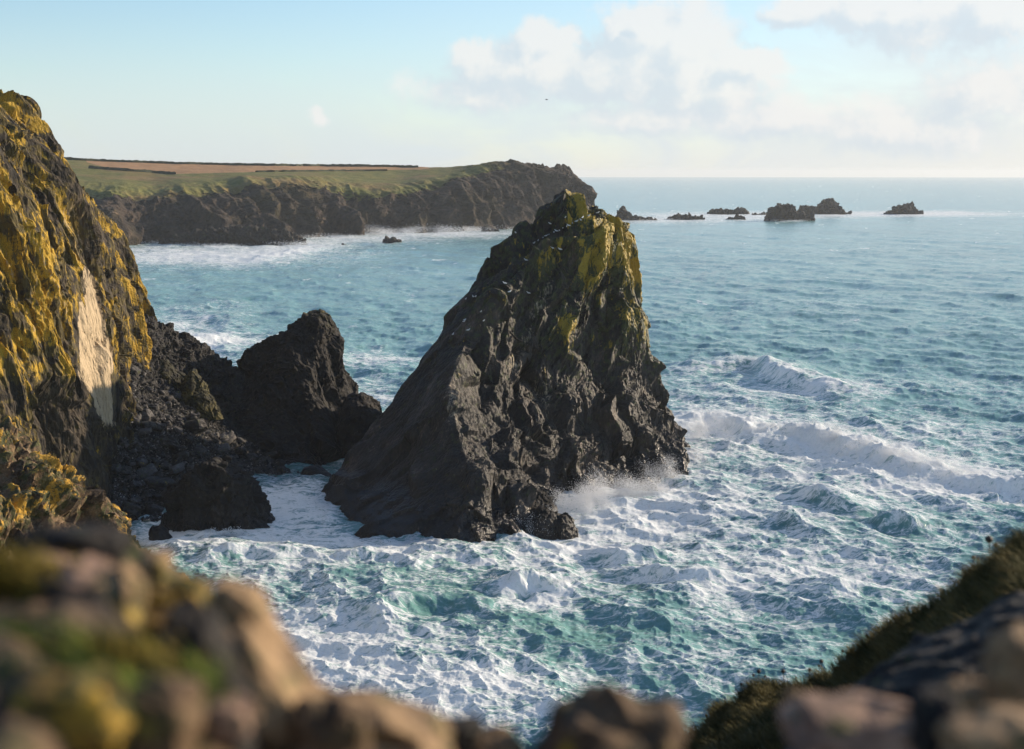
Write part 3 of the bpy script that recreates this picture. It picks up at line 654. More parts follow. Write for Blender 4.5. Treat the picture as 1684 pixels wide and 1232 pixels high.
# ------------------------------------------------------------------ SCREE AND ROCKS IN THE GAP
SC = [
 [W_(-70,200,22),W_(-52,202,20),W_(-46,206,16),W_(-38,208,10),W_(-30,206,5),W_(-24,206,0)],
 [(150,575,180),(205,592,186),(250,612,192),(320,650,198),(380,690,199),(450,745,197)],
 [(140,690,168),(200,690,174),(270,700,180),(340,725,185),(400,755,188),(500,782,189)],
 [(140,790,163),(200,790,168),(270,795,172),(340,795,176),(410,790,180),(520,795,186)],
 [(140,880,154),(200,862,159),(270,855,162),(340,845,166),(420,815,176),(530,806,184)],
]
def flat_attrs(Q, P, n, d): return {'tone': .3*fbm(Q/4, 3), 'wet': 1-sst(Q[:, 2], .4, 2)}
SCP = pts(SC)
o = rock_surface('scree_slope', SCP, 260, 330, M['scree'], [('p', 2.4, .8), ('p', 1.2, .6), ('p', .6, .35), ('p', .3, .16)], mixl=.3, warp=(.4, 3), attrs=flat_attrs)
tag(o, 'dark scree slope running down from the cliff to the water', None, None, 'structure')
def obj_bvh(ob):
    me = ob.data; off = ob.location
    return BVHTree.FromPolygons([v.co+off for v in me.vertices], [tuple(p.vertices) for p in me.polygons])
SCREE = obj_bvh(o)
o = profile_rock('round_rock', [(262, 880), (280, 838), (290, 800), (305, 780), (326, 764), (345, 760), (372, 756), (398, 776), (412, 792), (425, 812), (440, 840), (448, 862), (452, 890)], 160, .62, M['dark'],
                 [('p', 2.6, 1.1), ('p', 1.1, .5), ('p', .45, .22)], nx=300, ns=200, zbase=-1.5, power=.6, attrs=lambda Q, P, n, d: {'tone': .2*fbm(Q/2, 3)+.22*(1-sst(Q[:, 2], 1, 6))})
tag(o, 'rounded dark rock at the foot of the scree beside white water', 'rock')
o = profile_rock('pointed_rock', [(240, 625), (246, 598), (256, 594), (274, 595), (290, 612), (305, 622), (318, 640)], 197, .6, M['dark'], [('f', 2.4, .6), ('p', 1.0, .35), ('p', .4, .16)], nx=170, ns=100, zbase=9,
                 attrs=lambda Q, P, n, d: {'lichen': .35+0*d})
tag(o, 'square topped rock at the head of the scree, nearest the cliff', 'rock')
o = profile_rock('pointed_rock', [(296, 650), (306, 618), (318, 611), (330, 628), (345, 650), (357, 668), (368, 690)], 195, .5, M['dark'], [('f', 2.4, .5), ('p', 1.0, .35), ('p', .4, .16)], nx=170, ns=100, zbase=6,
                 attrs=lambda Q, P, n, d: {'lichen': .45+0*d})
tag(o, 'leaning pointed rock at the head of the scree with a sloping back', 'rock')
for prof, Y, lab in (([(246, 884), (254, 870), (264, 864), (272, 872), (282, 884)], None, 'small dark rock alone in the foam below the crag'),
                     ([(228, 846), (236, 836), (250, 832), (268, 840), (276, 848)], None, 'low dark rock awash at the bottom edge of the scree'),
                     ([(486, 790), (500, 772), (520, 768), (540, 778), (556, 790)], 188, 'low black rock in the channel under the smaller stack'),
                     ([(1136, 752), (1146, 747), (1158, 748), (1166, 752)], None, 'tiny black rock awash at the right corner of the tallest stack')):
    Yd = Y or gy(prof[0][0], prof[0][1]-3)
    o = profile_rock('sea_rock', prof, Yd, .7, M['dark'], [('f', 1.2, .35), ('f', .5, .15)], nx=80, ns=50, zbase=-.8, attrs=lambda Q, P, n, d: {'wet': 0.8+0*d})
    tag(o, lab, 'rock')

# ------------------------------------------------------------------ FAR ROCKS
FAR = [
 ([(255, 404), (290, 388), (330, 379), (370, 374), (410, 373), (450, 378), (480, 383), (496, 390), (505, 400), (508, 407)], 402, 'long low dark reef in front of the headland cliffs', .22),
 ([(626, 400), (634, 396), (646, 393), (656, 395), (661, 400)], 399, 'small flat rock in the sea off the headland', .5),
 ([(560, 404), (564, 401), (570, 401), (574, 404)], 403, 'tiny rock in the surf beside the long reef', .5),
 ([(788, 382), (794, 373), (802, 372), (810, 377), (816, 382)], 381, 'small dark stack at the foot of the headland cliffs', .6),
 ([(1008, 364), (1016, 348), (1024, 342), (1032, 347), (1042, 354), (1058, 357), (1068, 358), (1078, 363)], 362, 'pointed rock just past the tall stack, nearest the headland', .4),
 ([(1092, 364), (1098, 358), (1106, 356), (1114, 357), (1130, 355), (1142, 353), (1152, 356), (1158, 361)], 361, 'low flat rock second from the tall stack', .4),
 ([(1160, 353), (1170, 348), (1186, 345), (1205, 343.5), (1222, 346), (1236, 352)], 352, 'long low islet behind the row of rocks', .3),
 ([(1192, 362), (1200, 356), (1212, 355), (1222, 361)], 361, 'small low rock in front of the long low islet', .4),
 ([(1234, 354), (1242, 350), (1256, 350), (1264, 354)], 353, 'thin flat rock between the long islet and the broad rock', .4),
 ([(1256, 364), (1262, 352), (1270, 343), (1280, 337), (1292, 338), (1300, 339), (1310, 346), (1324, 350), (1334, 355), (1342, 363)], 363, 'broadest craggy offshore rock, first of the big pair', .5),
 ([(1304, 352), (1312, 342), (1326, 337), (1338, 342), (1344, 352)], 352, 'small rock in the gap behind the two big offshore rocks', .5),
 ([(1340, 353), (1346, 338), (1352, 330), (1362, 327), (1372, 332), (1380, 343), (1390, 349), (1394, 353)], 352, 'tallest craggy offshore rock with a squared top', .55),
 ([(1454, 353), (1462, 348), (1470, 348), (1474, 339), (1486, 336.5), (1500, 338), (1510, 345), (1518, 352)], 352, 'lone flat topped offshore rock farthest from the headland', .45),
]
for prof, wy, lab, ra in FAR:
    Yd = gy(prof[0][0], wy); sc = Yd/2339
    o = profile_rock('offshore_rock', prof, Yd, ra, M['far'], [('p', 11*sc, 8*sc), ('p', 5.5*sc, 4*sc), ('p', 2.6*sc, 2*sc)], nx=200, ns=80, zbase=-1.5)
    tag(o, lab, 'rock', 'rocks standing out at sea')
#@@FORE
# ------------------------------------------------------------------ HEDGES ON THE HEADLAND
def plain_mat(name, c1, c2, scale, rough=.9, bump=.4, dist=.1, stretch=(1, 1, 1)):
    m, t = new_mat(name); co = t.n('ShaderNodeMapping', {0: t.n('ShaderNodeTexCoord').outputs['Object'], 'Scale': stretch}).outputs[0]
    n = t.noise(co, scale, 6, .65)
    bp = t.n('ShaderNodeBump', {'Height': n, 'Strength': bump, 'Distance': dist}).outputs[0]
    b = t.n('ShaderNodeBsdfPrincipled', {'Base Color': t.mix(t.ss(n, .35, .65), c1, c2), 'Roughness': rough, 'Normal': bp, 'Specular IOR Level': .25})
    return finish(m, t, b.outputs[0])
M['hedge'] = plain_mat('hedge_leaves', (.010, .016, .005), (.028, .034, .011), .8)
def hedge(pix, label, hgt=1.7, wid=2.2):
    line = []
    for (a, b), (c, d) in zip(pix[:-1], pix[1:]):
        for s in np.linspace(0, 1, 40, endpoint=False):
            px, py = a+(c-a)*s, b+(d-b)*s
            for k in range(12):
                p, _ = hit(HEAD, px, py+0.5*k)
                if p is not None: line.append(np.array(p)); break
    line = np.array(line); n = len(line); sec = []
    for k, a in enumerate(np.linspace(-.15*math.pi, 1.15*math.pi, 9)):
        q = line.copy(); w = 1+0.35*fbm(line/5+k*3.1, 3)
        q[:, 1] += math.cos(a)*wid*.5*w; q[:, 2] += max(-.3, math.sin(a))*hgt*w; sec.append(q)
    V = np.stack(sec).reshape(-1, 3)
    return tag(make_mesh('hedge', V, quads_grid(9, n), M['hedge']), label, 'hedge', 'hedges on the headland')
hedge([(104, 262), (150, 265), (300, 270), (460, 273), (600, 274), (690, 275.5)], 'long dark hedge along the skyline above the brown field')
hedge([(146, 277), (180, 279), (240, 283.5), (290, 287)], 'short dark hedge between the brown field and the green pasture')
hedge([(420, 283), (520, 282), (640, 281)], 'thin hedge along the lower edge of the brown field', 1.2, 1.2)

# ------------------------------------------------------------------ BOULDERS OF THE SCREE
def blob_grid(nr, nc):
    th = np.linspace(0.02, math.pi-.02, nr)[:, None]; ph = np.linspace(0, 2*math.pi, nc, endpoint=False)[None]
    return np.stack([np.sin(th)*np.cos(ph), np.sin(th)*np.sin(ph), np.cos(th)+0*ph], -1)
def boulder_mesh_data(name, seed, radii, mat, specs, nr=26, nc=40, lichen=0.0, tone=0.0, smooth=False):
    D = blob_grid(nr, nc).reshape(-1, 3); c0 = .30 if nr > 30 else .42; off = seed*11.3
    q = D*1.4+off; cube = D/np.max(np.abs(D), axis=1)[:, None]
    S = D*(1.02-c0)+cube*c0
    d = 0.42*facet(D*1.1+off, seed)+(.22 if nr > 30 else .16)*plates(D*1.7+off, seed)
    for (kind, cell, amp) in specs: d = d+amp*(plates(D/cell+off, seed) if kind == 'p' else fbm(D/cell+off, 3))
    V = S*(1+d)[:, None]*np.array(radii)
    return make_mesh(name, V, quads_grid(nr, nc, True), mat, {'lichen': np.full(len(V), lichen)+.3*fbm(D*1.5+off, 3), 'tone': np.full(len(V), tone), 'pale': np.zeros(len(V)), 'wet': np.zeros(len(V))}, smooth, origin=(0, 0, 0))
rs = np.random.default_rng(21)
M['boulder'] = rock_material('boulder_rock', (.030, .027, .026), (.085, .078, .074), (.24, .22, .205), scale=0.35, bump=.5)
protos = [boulder_mesh_data('boulder', i, (.62*rs.uniform(.8, 1.2), .48*rs.uniform(.8, 1.1), .30*rs.uniform(.7, 1.3)), M['boulder'], [('p', .4, .08)], 18, 26, 0, rs.uniform(-.3, .35)) for i in range(10)]
spots = []
for tries in range(6000):
    px, py = rs.uniform(188, 560), rs.uniform(590, 860)
    top = np.interp(px, [188, 250, 320, 360, 430, 560], [595, 615, 655, 690, 735, 765]); bot = np.interp(px, [188, 300, 420, 560], [838, 850, 800, 795])
    if py < top+4 or py > bot: continue
    p, n = hit(SCREE, px, py)
    if p is None or p[2] < 0.1: continue
    size = float(np.clip(rs.lognormal(-.25, .55), .3, 2.4))*(0.65+0.5*(py-590)/250)
    if any((px-a)**2+((py-b)*1.3)**2 < (c*6+size*6)**2 for a, b, c in spots): continue
    spots.append((px, py, size)); i = len(spots)-1
    src = protos[i % 10]; o = src if i < 10 else src.copy()
    if i >= 10: scene.collection.objects.link(o)
    o.location = Vector(p)+Vector((0, 0, .12*size)); o.scale = (size*1.15,)*3; o.rotation_euler = (rs.uniform(-.5, .5), rs.uniform(-.2, .6), rs.uniform(0, 6.28))
    tag(o, 'dark grey angular boulder lying loose in the scree between cliff and stack', 'boulder', 'boulders of the scree')
    if len(spots) >= 230: break
def scatter_tets(centres, sizes, rng, flat=1.0):
    n = len(centres); base = np.array([[1, 1, 1], [-1, -1, 1], [-1, 1, -1], [1, -1, -1]], float)
    a = rng.normal(size=(n, 4)); a /= np.linalg.norm(a, axis=1)[:, None]; w, x, y, z = a.T
    Rm = np.stack([1-2*(y*y+z*z), 2*(x*y-z*w), 2*(x*z+y*w), 2*(x*y+z*w), 1-2*(x*x+z*z), 2*(y*z-x*w), 2*(x*z-y*w), 2*(y*z+x*w), 1-2*(x*x+y*y)], -1).reshape(n, 3, 3)
    V = np.einsum('nij,kj->nki', Rm, base)*np.asarray(sizes)[:, None, None]*0.58
    V[:, :, 2] *= flat; V += np.asarray(centres)[:, None, :]
    f = np.array([[0, 1, 2], [0, 2, 3], [0, 3, 1], [1, 3, 2]]); T = (np.arange(n)*4)[:, None, None]+f[None]
    return V.reshape(-1, 3), T.reshape(-1, 3)
c = []; sz = []
for tries in range(9000):
    px, py = rs.uniform(188, 560), rs.uniform(592, 850)
    if py < np.interp(px, [188, 250, 320, 360, 430, 560], [595, 615, 655, 690, 735, 765])+3: continue
    p, n = hit(SCREE, px, py)
    if p is None: continue
    c.append(np.array(p)); sz.append(rs.uniform(.08, .30))
V, T = scatter_tets(c, sz, rs, .7)
tag(make_mesh('rubble', V, None, M['boulder'], {k: np.repeat(rs.uniform(-.5, .6, len(c)) if k == 'tone' else np.zeros(len(c)), 4) for k in ('tone', 'lichen', 'pale', 'wet')}, tris=T), 'loose grey rubble strewn over the scree', None, None, 'stuff')

# ------------------------------------------------------------------ GULLS
def plain(name, col, rough=.7):
    m, t = new_mat(name); co = t.n('ShaderNodeTexCoord').outputs['Object']; n = t.noise(co, 6, 4, .6)
    b = t.n('ShaderNodeBsdfPrincipled', {'Base Color': t.mix(t.ss(n, .3, .7), col, tuple(v*.85 for v in col)), 'Roughness': rough}); return finish(m, t, b.outputs[0])
M['gull'] = plain('gull_feathers', (.78, .78, .77)); M['gullgrey'] = plain('gull_wing_grey', (.22, .24, .27)); M['beak'] = plain('gull_beak', (.55, .35, .04)); M['darkbird'] = plain('dark_feathers', (.03, .03, .035))
def tube(path, rad, nc=10, flat=1.0):
    path = np.array(path, float); n = len(path); d = np.gradient(path, axis=0); d /= np.linalg.norm(d, axis=1)[:, None]
    up = np.array([0, 0, 1.0]); a = np.cross(d, up); l = np.linalg.norm(a, axis=1)[:, None]; a = np.where(l < 1e-3, np.array([[1.0, 0, 0]]), a/np.maximum(l, 1e-6)); b = np.cross(a, d)
    ph = np.linspace(0, 2*math.pi, nc, endpoint=False)
    V = path[:, None]+np.array(rad)[:, None, None]*(a[:, None]*np.cos(ph)[None, :, None]+flat*b[:, None]*np.sin(ph)[None, :, None])
    return V.reshape(-1, 3), quads_grid(n, nc, True)
gv, gq = tube([(-.34, 0, .16), (-.26, 0, .17), (-.12, 0, .19), (.03, 0, .21), (.12, 0, .25), (.17, 0, .31), (.21, 0, .36), (.26, 0, .37), (.30, 0, .365)], [.01, .045, .085, .10, .085, .055, .055, .045, .01])
gm = make_mesh('gull', gv, gq, M['gull'], smooth=True, origin=(0, 0, 0))
GULLS = [(885, 398), (893, 393), (903, 388), (911, 384), (920, 381), (926, 377), (935, 373), (941, 369), (948, 366), (958, 360), (968, 357), (898, 390), (915, 382), (932, 375), (955, 364), (983, 352), (878, 402),
         (908, 410), (921, 412), (938, 402), (865, 430), (848, 385), (830, 468), (869, 484), (778, 490), (782, 490), (766, 494), (791, 515), (765, 528), (763, 531), (795, 530), (770, 545), (745, 552), (838, 482), (905, 370), (929, 360)]
SB = obj_bvh(stack); first = True
for px, py in GULLS:
    p, n = hit(SB, px, py)
    if p is None: continue
    o = gm if first else gm.copy()
    if not first: scene.collection.objects.link(o)
    first = False; o.location = p; o.rotation_euler = (0, 0, rs.uniform(0, 6.28)); o.scale = (.95,)*3
    tag(o, 'white gull perched on the tallest stack', 'gull', 'gulls perched on the tallest stack')
def flying(name, loc, rz, roll, label, mats, sc=1.0):
    root = bpy.data.objects.new(name, None); scene.collection.objects.link(root); root.location = loc
    tag(root, label, 'bird')
    v, q = tube([(-.30, 0, 0), (-.22, 0, 0), (-.08, 0, .01), (.06, 0, .01), (.16, 0, .02), (.23, 0, .03), (.30, 0, .02)], [.02, .05, .075, .08, .055, .05, .008])
    b = make_mesh('body', v, q, mats[0], smooth=True, origin=(0, 0, 0)); b.parent = root
    for s in (-1, 1):
        st = [(0, 0.03, .02, .18), (.02, .25, .10, .17), (.05, .42, .13, .14), (-.02, .60, .09, .10), (-.12, .74, .03, .02)]
        V = []
        for x, y, z, c in st: V += [(x+c*.5, s*y, z), (x, s*y, z+.022), (x-c*.6, s*y, z-.005), (x, s*y, z-.012)]
        w = make_mesh('wing', V, quads_grid(5, 4, True), mats[1], smooth=True, origin=(0, 0, 0)); w.parent = root
    root.rotation_euler = (roll, .05, rz); root.scale = (sc,)*3
flying('gull', at(899, 164, 300), .3, .1, 'dark bird gliding high in the pale sky above the headland', (M['darkbird'], M['darkbird']), .95)
flying('gull', at(865, 322, 260), 1.9, .9, 'dark bird banking in front of the headland just left of the tall summit', (M['darkbird'], M['darkbird']), .75)

# ------------------------------------------------------------------ FOREGROUND
M['fore'] = rock_material('foreground_rock', (.016, .011, .008), (.17, .105, .055), (.50, .34, .19), scale=.10, bump=.5, lichen=((.42, .27, .04), (.24, .20, .03)), moss=(.030, .032, .008))
M['fore_tan'] = rock_material('tan_boulder', (.10, .062, .034), (.34, .22, .115), (.54, .37, .21), scale=.05, bump=.4, lichen=((.50, .33, .06), (.40, .30, .08)))
M['fore_pink'] = rock_material('pink_boulder', (.12, .075, .055), (.36, .23, .16), (.58, .40, .28), scale=.05, bump=.4)
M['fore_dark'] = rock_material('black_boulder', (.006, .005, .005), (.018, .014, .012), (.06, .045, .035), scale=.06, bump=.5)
M['fore_ochre'] = rock_material('ochre_boulder', (.06, .035, .012), (.26, .15, .03), (.46, .29, .06), scale=.05, bump=.4, lichen=((.5, .3, .03), (.45, .27, .04)))
M['moss'] = plain_mat('moss', (.022, .042, .008), (.12, .16, .02), 28, bump=.8, dist=.02)
M['gold_moss'] = plain_mat('gold_moss', (.08, .06, .012), (.27, .20, .03), 28, bump=.8, dist=.02)
M['turf'] = plain_mat('turf', (.028, .030, .010), (.13, .10, .035), 3.5, bump=.8, dist=.12)
def patch(name, rows, nr, nc, mat, specs, label, cat, lich=0.0, **kw):
    def at_(Q, P, n, d): return {'lichen': lich+.5*fbm(P/.16, 3)+0*d, 'tone': .5*fbm(P/.22+4, 3)}
    return tag(rock_surface(name, pts(rows), nr, nc, mat, specs, mixl=.3, attrs=at_, **kw), label, cat)
sk = [(-3600, 1000, 2.2), (-1800, 880, 2.1), (-900, 850, 2.0), (-400, 840, 2.0), (-60, 895, 2.0), (50, 895, 2.0), (140, 884, 2.1), (200, 900, 2.2), (255, 935, 2.3), (300, 975, 2.3), (345, 1000, 2.25), (400, 1040, 2.2), (440, 1082, 2.15), (500, 1126, 2.1), (560, 1146, 2.05), (640, 1168, 2.0), (720, 1200, 2.0), (800, 1222, 2.0), (900, 1252, 2.0), (1100, 1290, 1.9)]
rows = [[W_(*(at(a, b, Y)+np.array([0, .9, -1.2]))) for a, b, Y in sk], [W_(*(at(a, b, Y)+np.array([0, .35, -.16]))) for a, b, Y in sk], sk,
        [(a, b+80, Y-.35) for a, b, Y in sk], [(a-20, b+200, Y-.72) for a, b, Y in sk], [(a-40, b+420, Y-1.05) for a, b, Y in sk]]
patch('rock_ledge', rows, 220, 420, M['fore'], [('f', .30, .05), ('p', .14, .03), ('p', .06, .015)], 'blurred brown rock ledge filling the near bottom left corner', 'rock', .15)
def fboulder(px, py, Y, rx, ry, mat, label, seed, rot=0.0, name='boulder', cat='boulder', lich=0.0, depth=None, group=None):
    Y = Y*.945; c = at(px, py, Y); k = 1.12*Y/FPX; a, b = rx*k, ry*k
    o = boulder_mesh_data(name, seed, (a, depth or (a+b)*.5, b), mat, [('p', .35, .06), ('n', .5, .06)], 40, 60, lich, 0)
    o.location = c; o.rotation_euler = (0, rot, 0); tag(o, label, cat, group); return o
fb = fboulder
fb(135, 925, 2.05, 85, 50, M['fore_dark'], 'black topmost boulder of the blurred near rocks', 31)
fb(95, 975, 1.85, 90, 50, M['fore_pink'], 'pinkish brown blurred boulder under the black topmost one', 32)
fb(185, 1010, 1.8, 42, 62, M['fore_tan'], 'tan upright blurred boulder left of the orange one', 33, .15, lich=.3)
fb(232, 952, 2.15, 46, 40, M['fore_tan'], 'tan blurred boulder at the crest beside the black topmost one', 34, lich=.2)
fb(287, 995, 2.1, 40, 36, M['fore_ochre'], 'golden blurred boulder on the crest of the near ledge', 35, lich=.4)
fb(300, 1035, 1.95, 66, 26, M['fore_ochre'], 'flat orange blurred boulder below the golden one', 36)
fb(430, 1150, 1.75, 64, 150, M['fore_tan'], 'long tan slanting slab at the middle of the near ledge', 37, -.42)
fb(340, 1130, 1.62, 46, 110, M['fore_dark'], 'black cleft boulder left of the long tan slab', 38, -.3)
fb(110, 1175, 1.35, 75, 52, M['fore_ochre'], 'yellow crusted blurred boulder low in the bottom left corner', 39, lich=.4)
fb(230, 1190, 1.4, 80, 60, M['fore'], 'brown blurred boulder right of the yellow crusted one', 40)
fb(10, 1225, 1.3, 60, 40, M['fore_tan'], 'tan blurred boulder in the very bottom left corner', 41)
fb(372, 1180, 1.5, 34, 26, M['fore_pink'], 'small pink blurred boulder against the black cleft', 42)
fb(590, 1200, 1.85, 110, 45, M['fore_tan'], 'low broad tan boulder on the right part of the near ledge', 43, .3)
fb(545, 1215, 1.65, 50, 50, M['fore'], 'brown boulder in front of the low broad tan one', 44)
fb(730, 1222, 1.95, 50, 36, M['fore_dark'], 'small dark boulder near the bottom edge left of the pointed rock', 45)
fb(810, 1236, 1.95, 46, 34, M['fore_tan'], 'tan boulder at the bottom edge just left of the pointed rock', 46)
fb(995, 1262, 1.95, 95, 105, M['fore'], 'pointed brown blurred rock alone at the bottom centre', 47, .1, lich=.1)
def tuft(px, py, Y, r, mat, label, seed, L=.085, n=700, name='grass_tuft', cat='grass tuft'):
    g = np.random.default_rng(seed); c = at(px, py, Y); k = Y/FPX*r; V = []; T = []
    for i in range(n):
        a = g.uniform(0, 6.28); rr = math.sqrt(g.random())*k; b = c+np.array([math.cos(a)*rr*2.0, math.sin(a)*rr*1.2, -(rr/k)**2*k*.25-.04+g.normal()*.012])
        d = np.array([math.cos(a)*.6*rr/k-.2+g.normal()*.25, math.sin(a)*.6*rr/k+g.normal()*.25, 1]); d /= np.linalg.norm(d); l = L*g.uniform(.4, 1); w = g.uniform(.0015, .004)
        s = np.array([math.cos(a+1.5), math.sin(a+1.5), 0])*w; m_ = b+d*l*.6; e = b+d*l+np.array([-.3*l, 0, -.15*l]); q = len(V)
        V += [b-s, b+s, m_+s, m_-s, e]; T += [(q, q+1, q+2), (q, q+2, q+3), (q+3, q+2, q+4)]
    tag(make_mesh(name, np.array(V), None, mat, tris=T), label, cat)
for (px, py, Y, a, mt, lab, sd) in ((15, 935, 1.7, 46, 'gold_moss', 'golden grass tuft at the left frame edge', 51), (50, 1075, 1.42, 62, 'moss', 'bright green tuft among the near rocks', 52), (160, 1085, 1.42, 66, 'gold_moss', 'yellow green tuft beside the tan upright boulder', 53),
                                 (240, 1115, 1.42, 55, 'moss', 'dark green tuft beside the black cleft', 54), (120, 1140, 1.3, 60, 'moss', 'low green tuft above the yellow crusted boulder', 56), ):
    tuft(px, py, Y, a, M[mt], lab, sd)
# the headland the camera stands on, running down to the sea under everything near
cx_, cy_ = np.meshgrid(np.concatenate([np.linspace(-40, -8, 60)[:-1], np.linspace(-8, 8, 160), np.linspace(8, 40, 60)[1:]]), np.concatenate([np.linspace(-12, 4, 120)[:-1], np.linspace(4, 60, 260)]))
cz_ = 38.6-.66*np.clip(cy_-.2, 0, 13)-1.25*np.clip(cy_-13.2, 0, None)
cp_ = np.stack([cx_.ravel(), cy_.ravel(), cz_.ravel()], 1); am = sst(cp_[:, 1], 1.5, 14)
cp_[:, 2] += (.12+.9*am)*fbm(cp_/3, 4)-.5*am; cp_[:, 1] += am*1.6*plates(cp_/2.6, 3)+am*.7*plates(cp_/1.1, 4)
tag(make_mesh('cliff_top', cp_, quads_grid(*cx_.shape), M['crag'], {'lichen': .1+.4*fbm(cp_/1.3, 3), 'tone': .4*fbm(cp_/.9+3, 3), 'pale': 0*am, 'wet': 1-sst(cp_[:, 2], 0, 3)}), None, None, None, 'structure')
# ground falling away on the left, half in focus
sk = [(60, 860, 17), (190, 890, 18), (262, 928, 18.5), (300, 952, 19), (345, 986, 19), (385, 1008, 19), (412, 1034, 18.5), (434, 1066, 18), (470, 1112, 17), (520, 1160, 16), (600, 1230, 15)]
rows = [[W_(*(at(a, b, Y)*np.array([1, 1, 0])+np.array([2, 14, -3]))) for a, b, Y in sk], [W_(*(at(a, b, Y)+np.array([.6, 3, -5]))) for a, b, Y in sk], sk, [(a-20, b+60, Y-3.5) for a, b, Y in sk], [(a-40, b+160, Y-8) for a, b, Y in sk], [(a-60, b+360, Y-12) for a, b, Y in sk]]
patch('cliff_edge', rows, 260, 300, M['crag'], [('f', 1.2, .30), ('p', .5, .2), ('p', .2, .09), ('p', .08, .04)], 'brown cliff edge dropping to the foam beyond the near ledge', 'cliff', -.1)
# grassy slope on the right
GS = [(1020, 1280, 15), (1100, 1220, 15), (1150, 1189, 15), (1185, 1160, 15), (1215, 1142, 15), (1240, 1130, 15), (1300, 1127, 14.5), (1360, 1101, 14), (1400, 1074, 13.5), (1440, 1047, 13), (1500, 993, 12), (1560, 962, 11.5), (1620, 937, 11), (1650, 912, 10.5), (1690, 884, 10), (1850, 900, 9.5), (2300, 960, 9), (3000, 1080, 8.5), (4200, 1250, 8)]
rows = [[W_(*(at(a, b, Y)*np.array([1, 1, 0])+np.array([-2, 16, -3]))) for a, b, Y in GS], [W_(*(at(a, b, Y)+np.array([-.5, 2.5, -4]))) for a, b, Y in GS], GS, [(a+10, b+50, Y-2) for a, b, Y in GS], [(a+30, b+140, Y-5) for a, b, Y in GS], [(a+50, b+340, Y-7.5) for a, b, Y in GS]]
SLOPE_C = pts(rows)
o = patch('grassy_slope', rows, 260, 340, M['turf'], [('f', 1.0, .14), ('n', .5, .10), ('n', .15, .05)], 'dark turf slope dropping to the sea at the bottom right', None)
del o['label']; o['kind'] = 'structure'
SLOPE = obj_bvh(o)
def grass_blades(n, rng):
    V = []; T = []; tn = []
    t_ = rng.random(n); k = 0
    gx = np.array([p[0] for p in GS]); gyv = np.array([p[1] for p in GS])
    for i in range(n):
        px = 1060+rng.random()*640; py = np.interp(px, gx, gyv)+rng.random()**1.6*110-1
        p, nn = hit(SLOPE, px, py)
        if p is None: continue
        L = rng.uniform(.05, .17); w = .0035; a = rng.uniform(0, 6.28)
        lean = np.array([-.45+rng.normal()*.35, rng.normal()*.35, 1.0]); lean /= np.linalg.norm(lean)
        p = np.array(p); s = np.array([math.cos(a), math.sin(a), 0])*w; mid = p+lean*L*.55; tip = p+lean*L+np.array([-.25*L, 0, -.12*L])
        V += [p-s, p+s, mid+s*.8, mid-s*.8, tip]; T += [(k, k+1, k+2), (k, k+2, k+3), (k+3, k+2, k+4)]; k += 5
    return np.array(V), T
M['grass'] = plain_mat('grass_blades', (.04, .045, .012), (.20, .16, .06), 2.5, bump=0)
V, T = grass_blades(26000, rs)
tag(make_mesh('grass', V, None, M['grass'], tris=T), 'short windblown grass along the crest of the right slope', None, None, 'stuff')
M['stem'] = plain('dry_stem', (.07, .05, .03)); M['seed'] = plain('dry_flower_head', (.045, .03, .022))
sv, sq = tube([(0, 0, -.03), (.004, 0, .05), (.01, 0, .11)], [.004, .003, .0025], 6); hv, hq = tube([(.01, 0, .105), (.011, 0, .112), (.012, 0, .125), (.013, 0, .137), (.0135, 0, .143)], [.003, .014, .019, .012, .002], 8)
proto = None
for (px, py, s) in ((1218, 1140, 1), (1241, 1128, .9), (1247, 1129, 1.3), (1256, 1128, .8), (1291, 1127, 1.3), (1306, 1126, .7), (1329, 1116, 1.2), (1346, 1108, .8), (1353, 1104, 1.2), (1384, 1085, .8), (1603, 944, 1.0), (1606, 943, .8), (1629, 931, 1.6), (1633, 929, 1.1)):
    p = None
    for k in range(14):
        p, n = hit(SLOPE, px, py-4+k)
        if p is not None: break
    if p is None: continue
    if proto is None:
        proto = bpy.data.objects.new('dried_flower', None); scene.collection.objects.link(proto)
        a = make_mesh('stem', sv, sq, M['stem'], origin=(0, 0, 0)); b = make_mesh('flower_head', hv, hq, M['seed'], origin=(0, 0, 0)); a.parent = b.parent = proto; r = proto
    else:
        r = proto.copy(); scene.collection.objects.link(r)
        for ch in proto.children:
            c_ = ch.copy(); scene.collection.objects.link(c_); c_.parent = r
    r.location = p; r.scale = (s,)*3; r.rotation_euler = (0, rs.uniform(-.3, .1), rs.uniform(-.6, .6))
    tag(r, 'dried sea thrift head standing in the grass of the right slope', 'flower', 'dried flower heads on the right slope')
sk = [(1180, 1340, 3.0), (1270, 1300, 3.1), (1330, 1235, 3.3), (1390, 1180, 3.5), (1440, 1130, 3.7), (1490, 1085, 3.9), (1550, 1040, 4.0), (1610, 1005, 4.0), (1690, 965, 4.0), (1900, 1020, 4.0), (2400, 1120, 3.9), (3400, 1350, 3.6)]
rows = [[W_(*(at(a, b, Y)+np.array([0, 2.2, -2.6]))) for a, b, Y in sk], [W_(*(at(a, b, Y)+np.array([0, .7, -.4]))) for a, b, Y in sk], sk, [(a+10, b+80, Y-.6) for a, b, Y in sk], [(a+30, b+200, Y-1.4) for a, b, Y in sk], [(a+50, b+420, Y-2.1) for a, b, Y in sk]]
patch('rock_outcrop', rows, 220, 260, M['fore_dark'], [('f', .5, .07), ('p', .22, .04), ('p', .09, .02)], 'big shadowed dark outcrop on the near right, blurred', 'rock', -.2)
fb(1430, 1212, 1.95, 108, 50, M['fore_pink'], 'large rounded pinkish blurred boulder at the bottom right', 61, .1)
fb(1606, 1170, 1.9, 44, 46, M['fore_tan'], 'small tan blurred boulder right of the large pinkish one', 62)
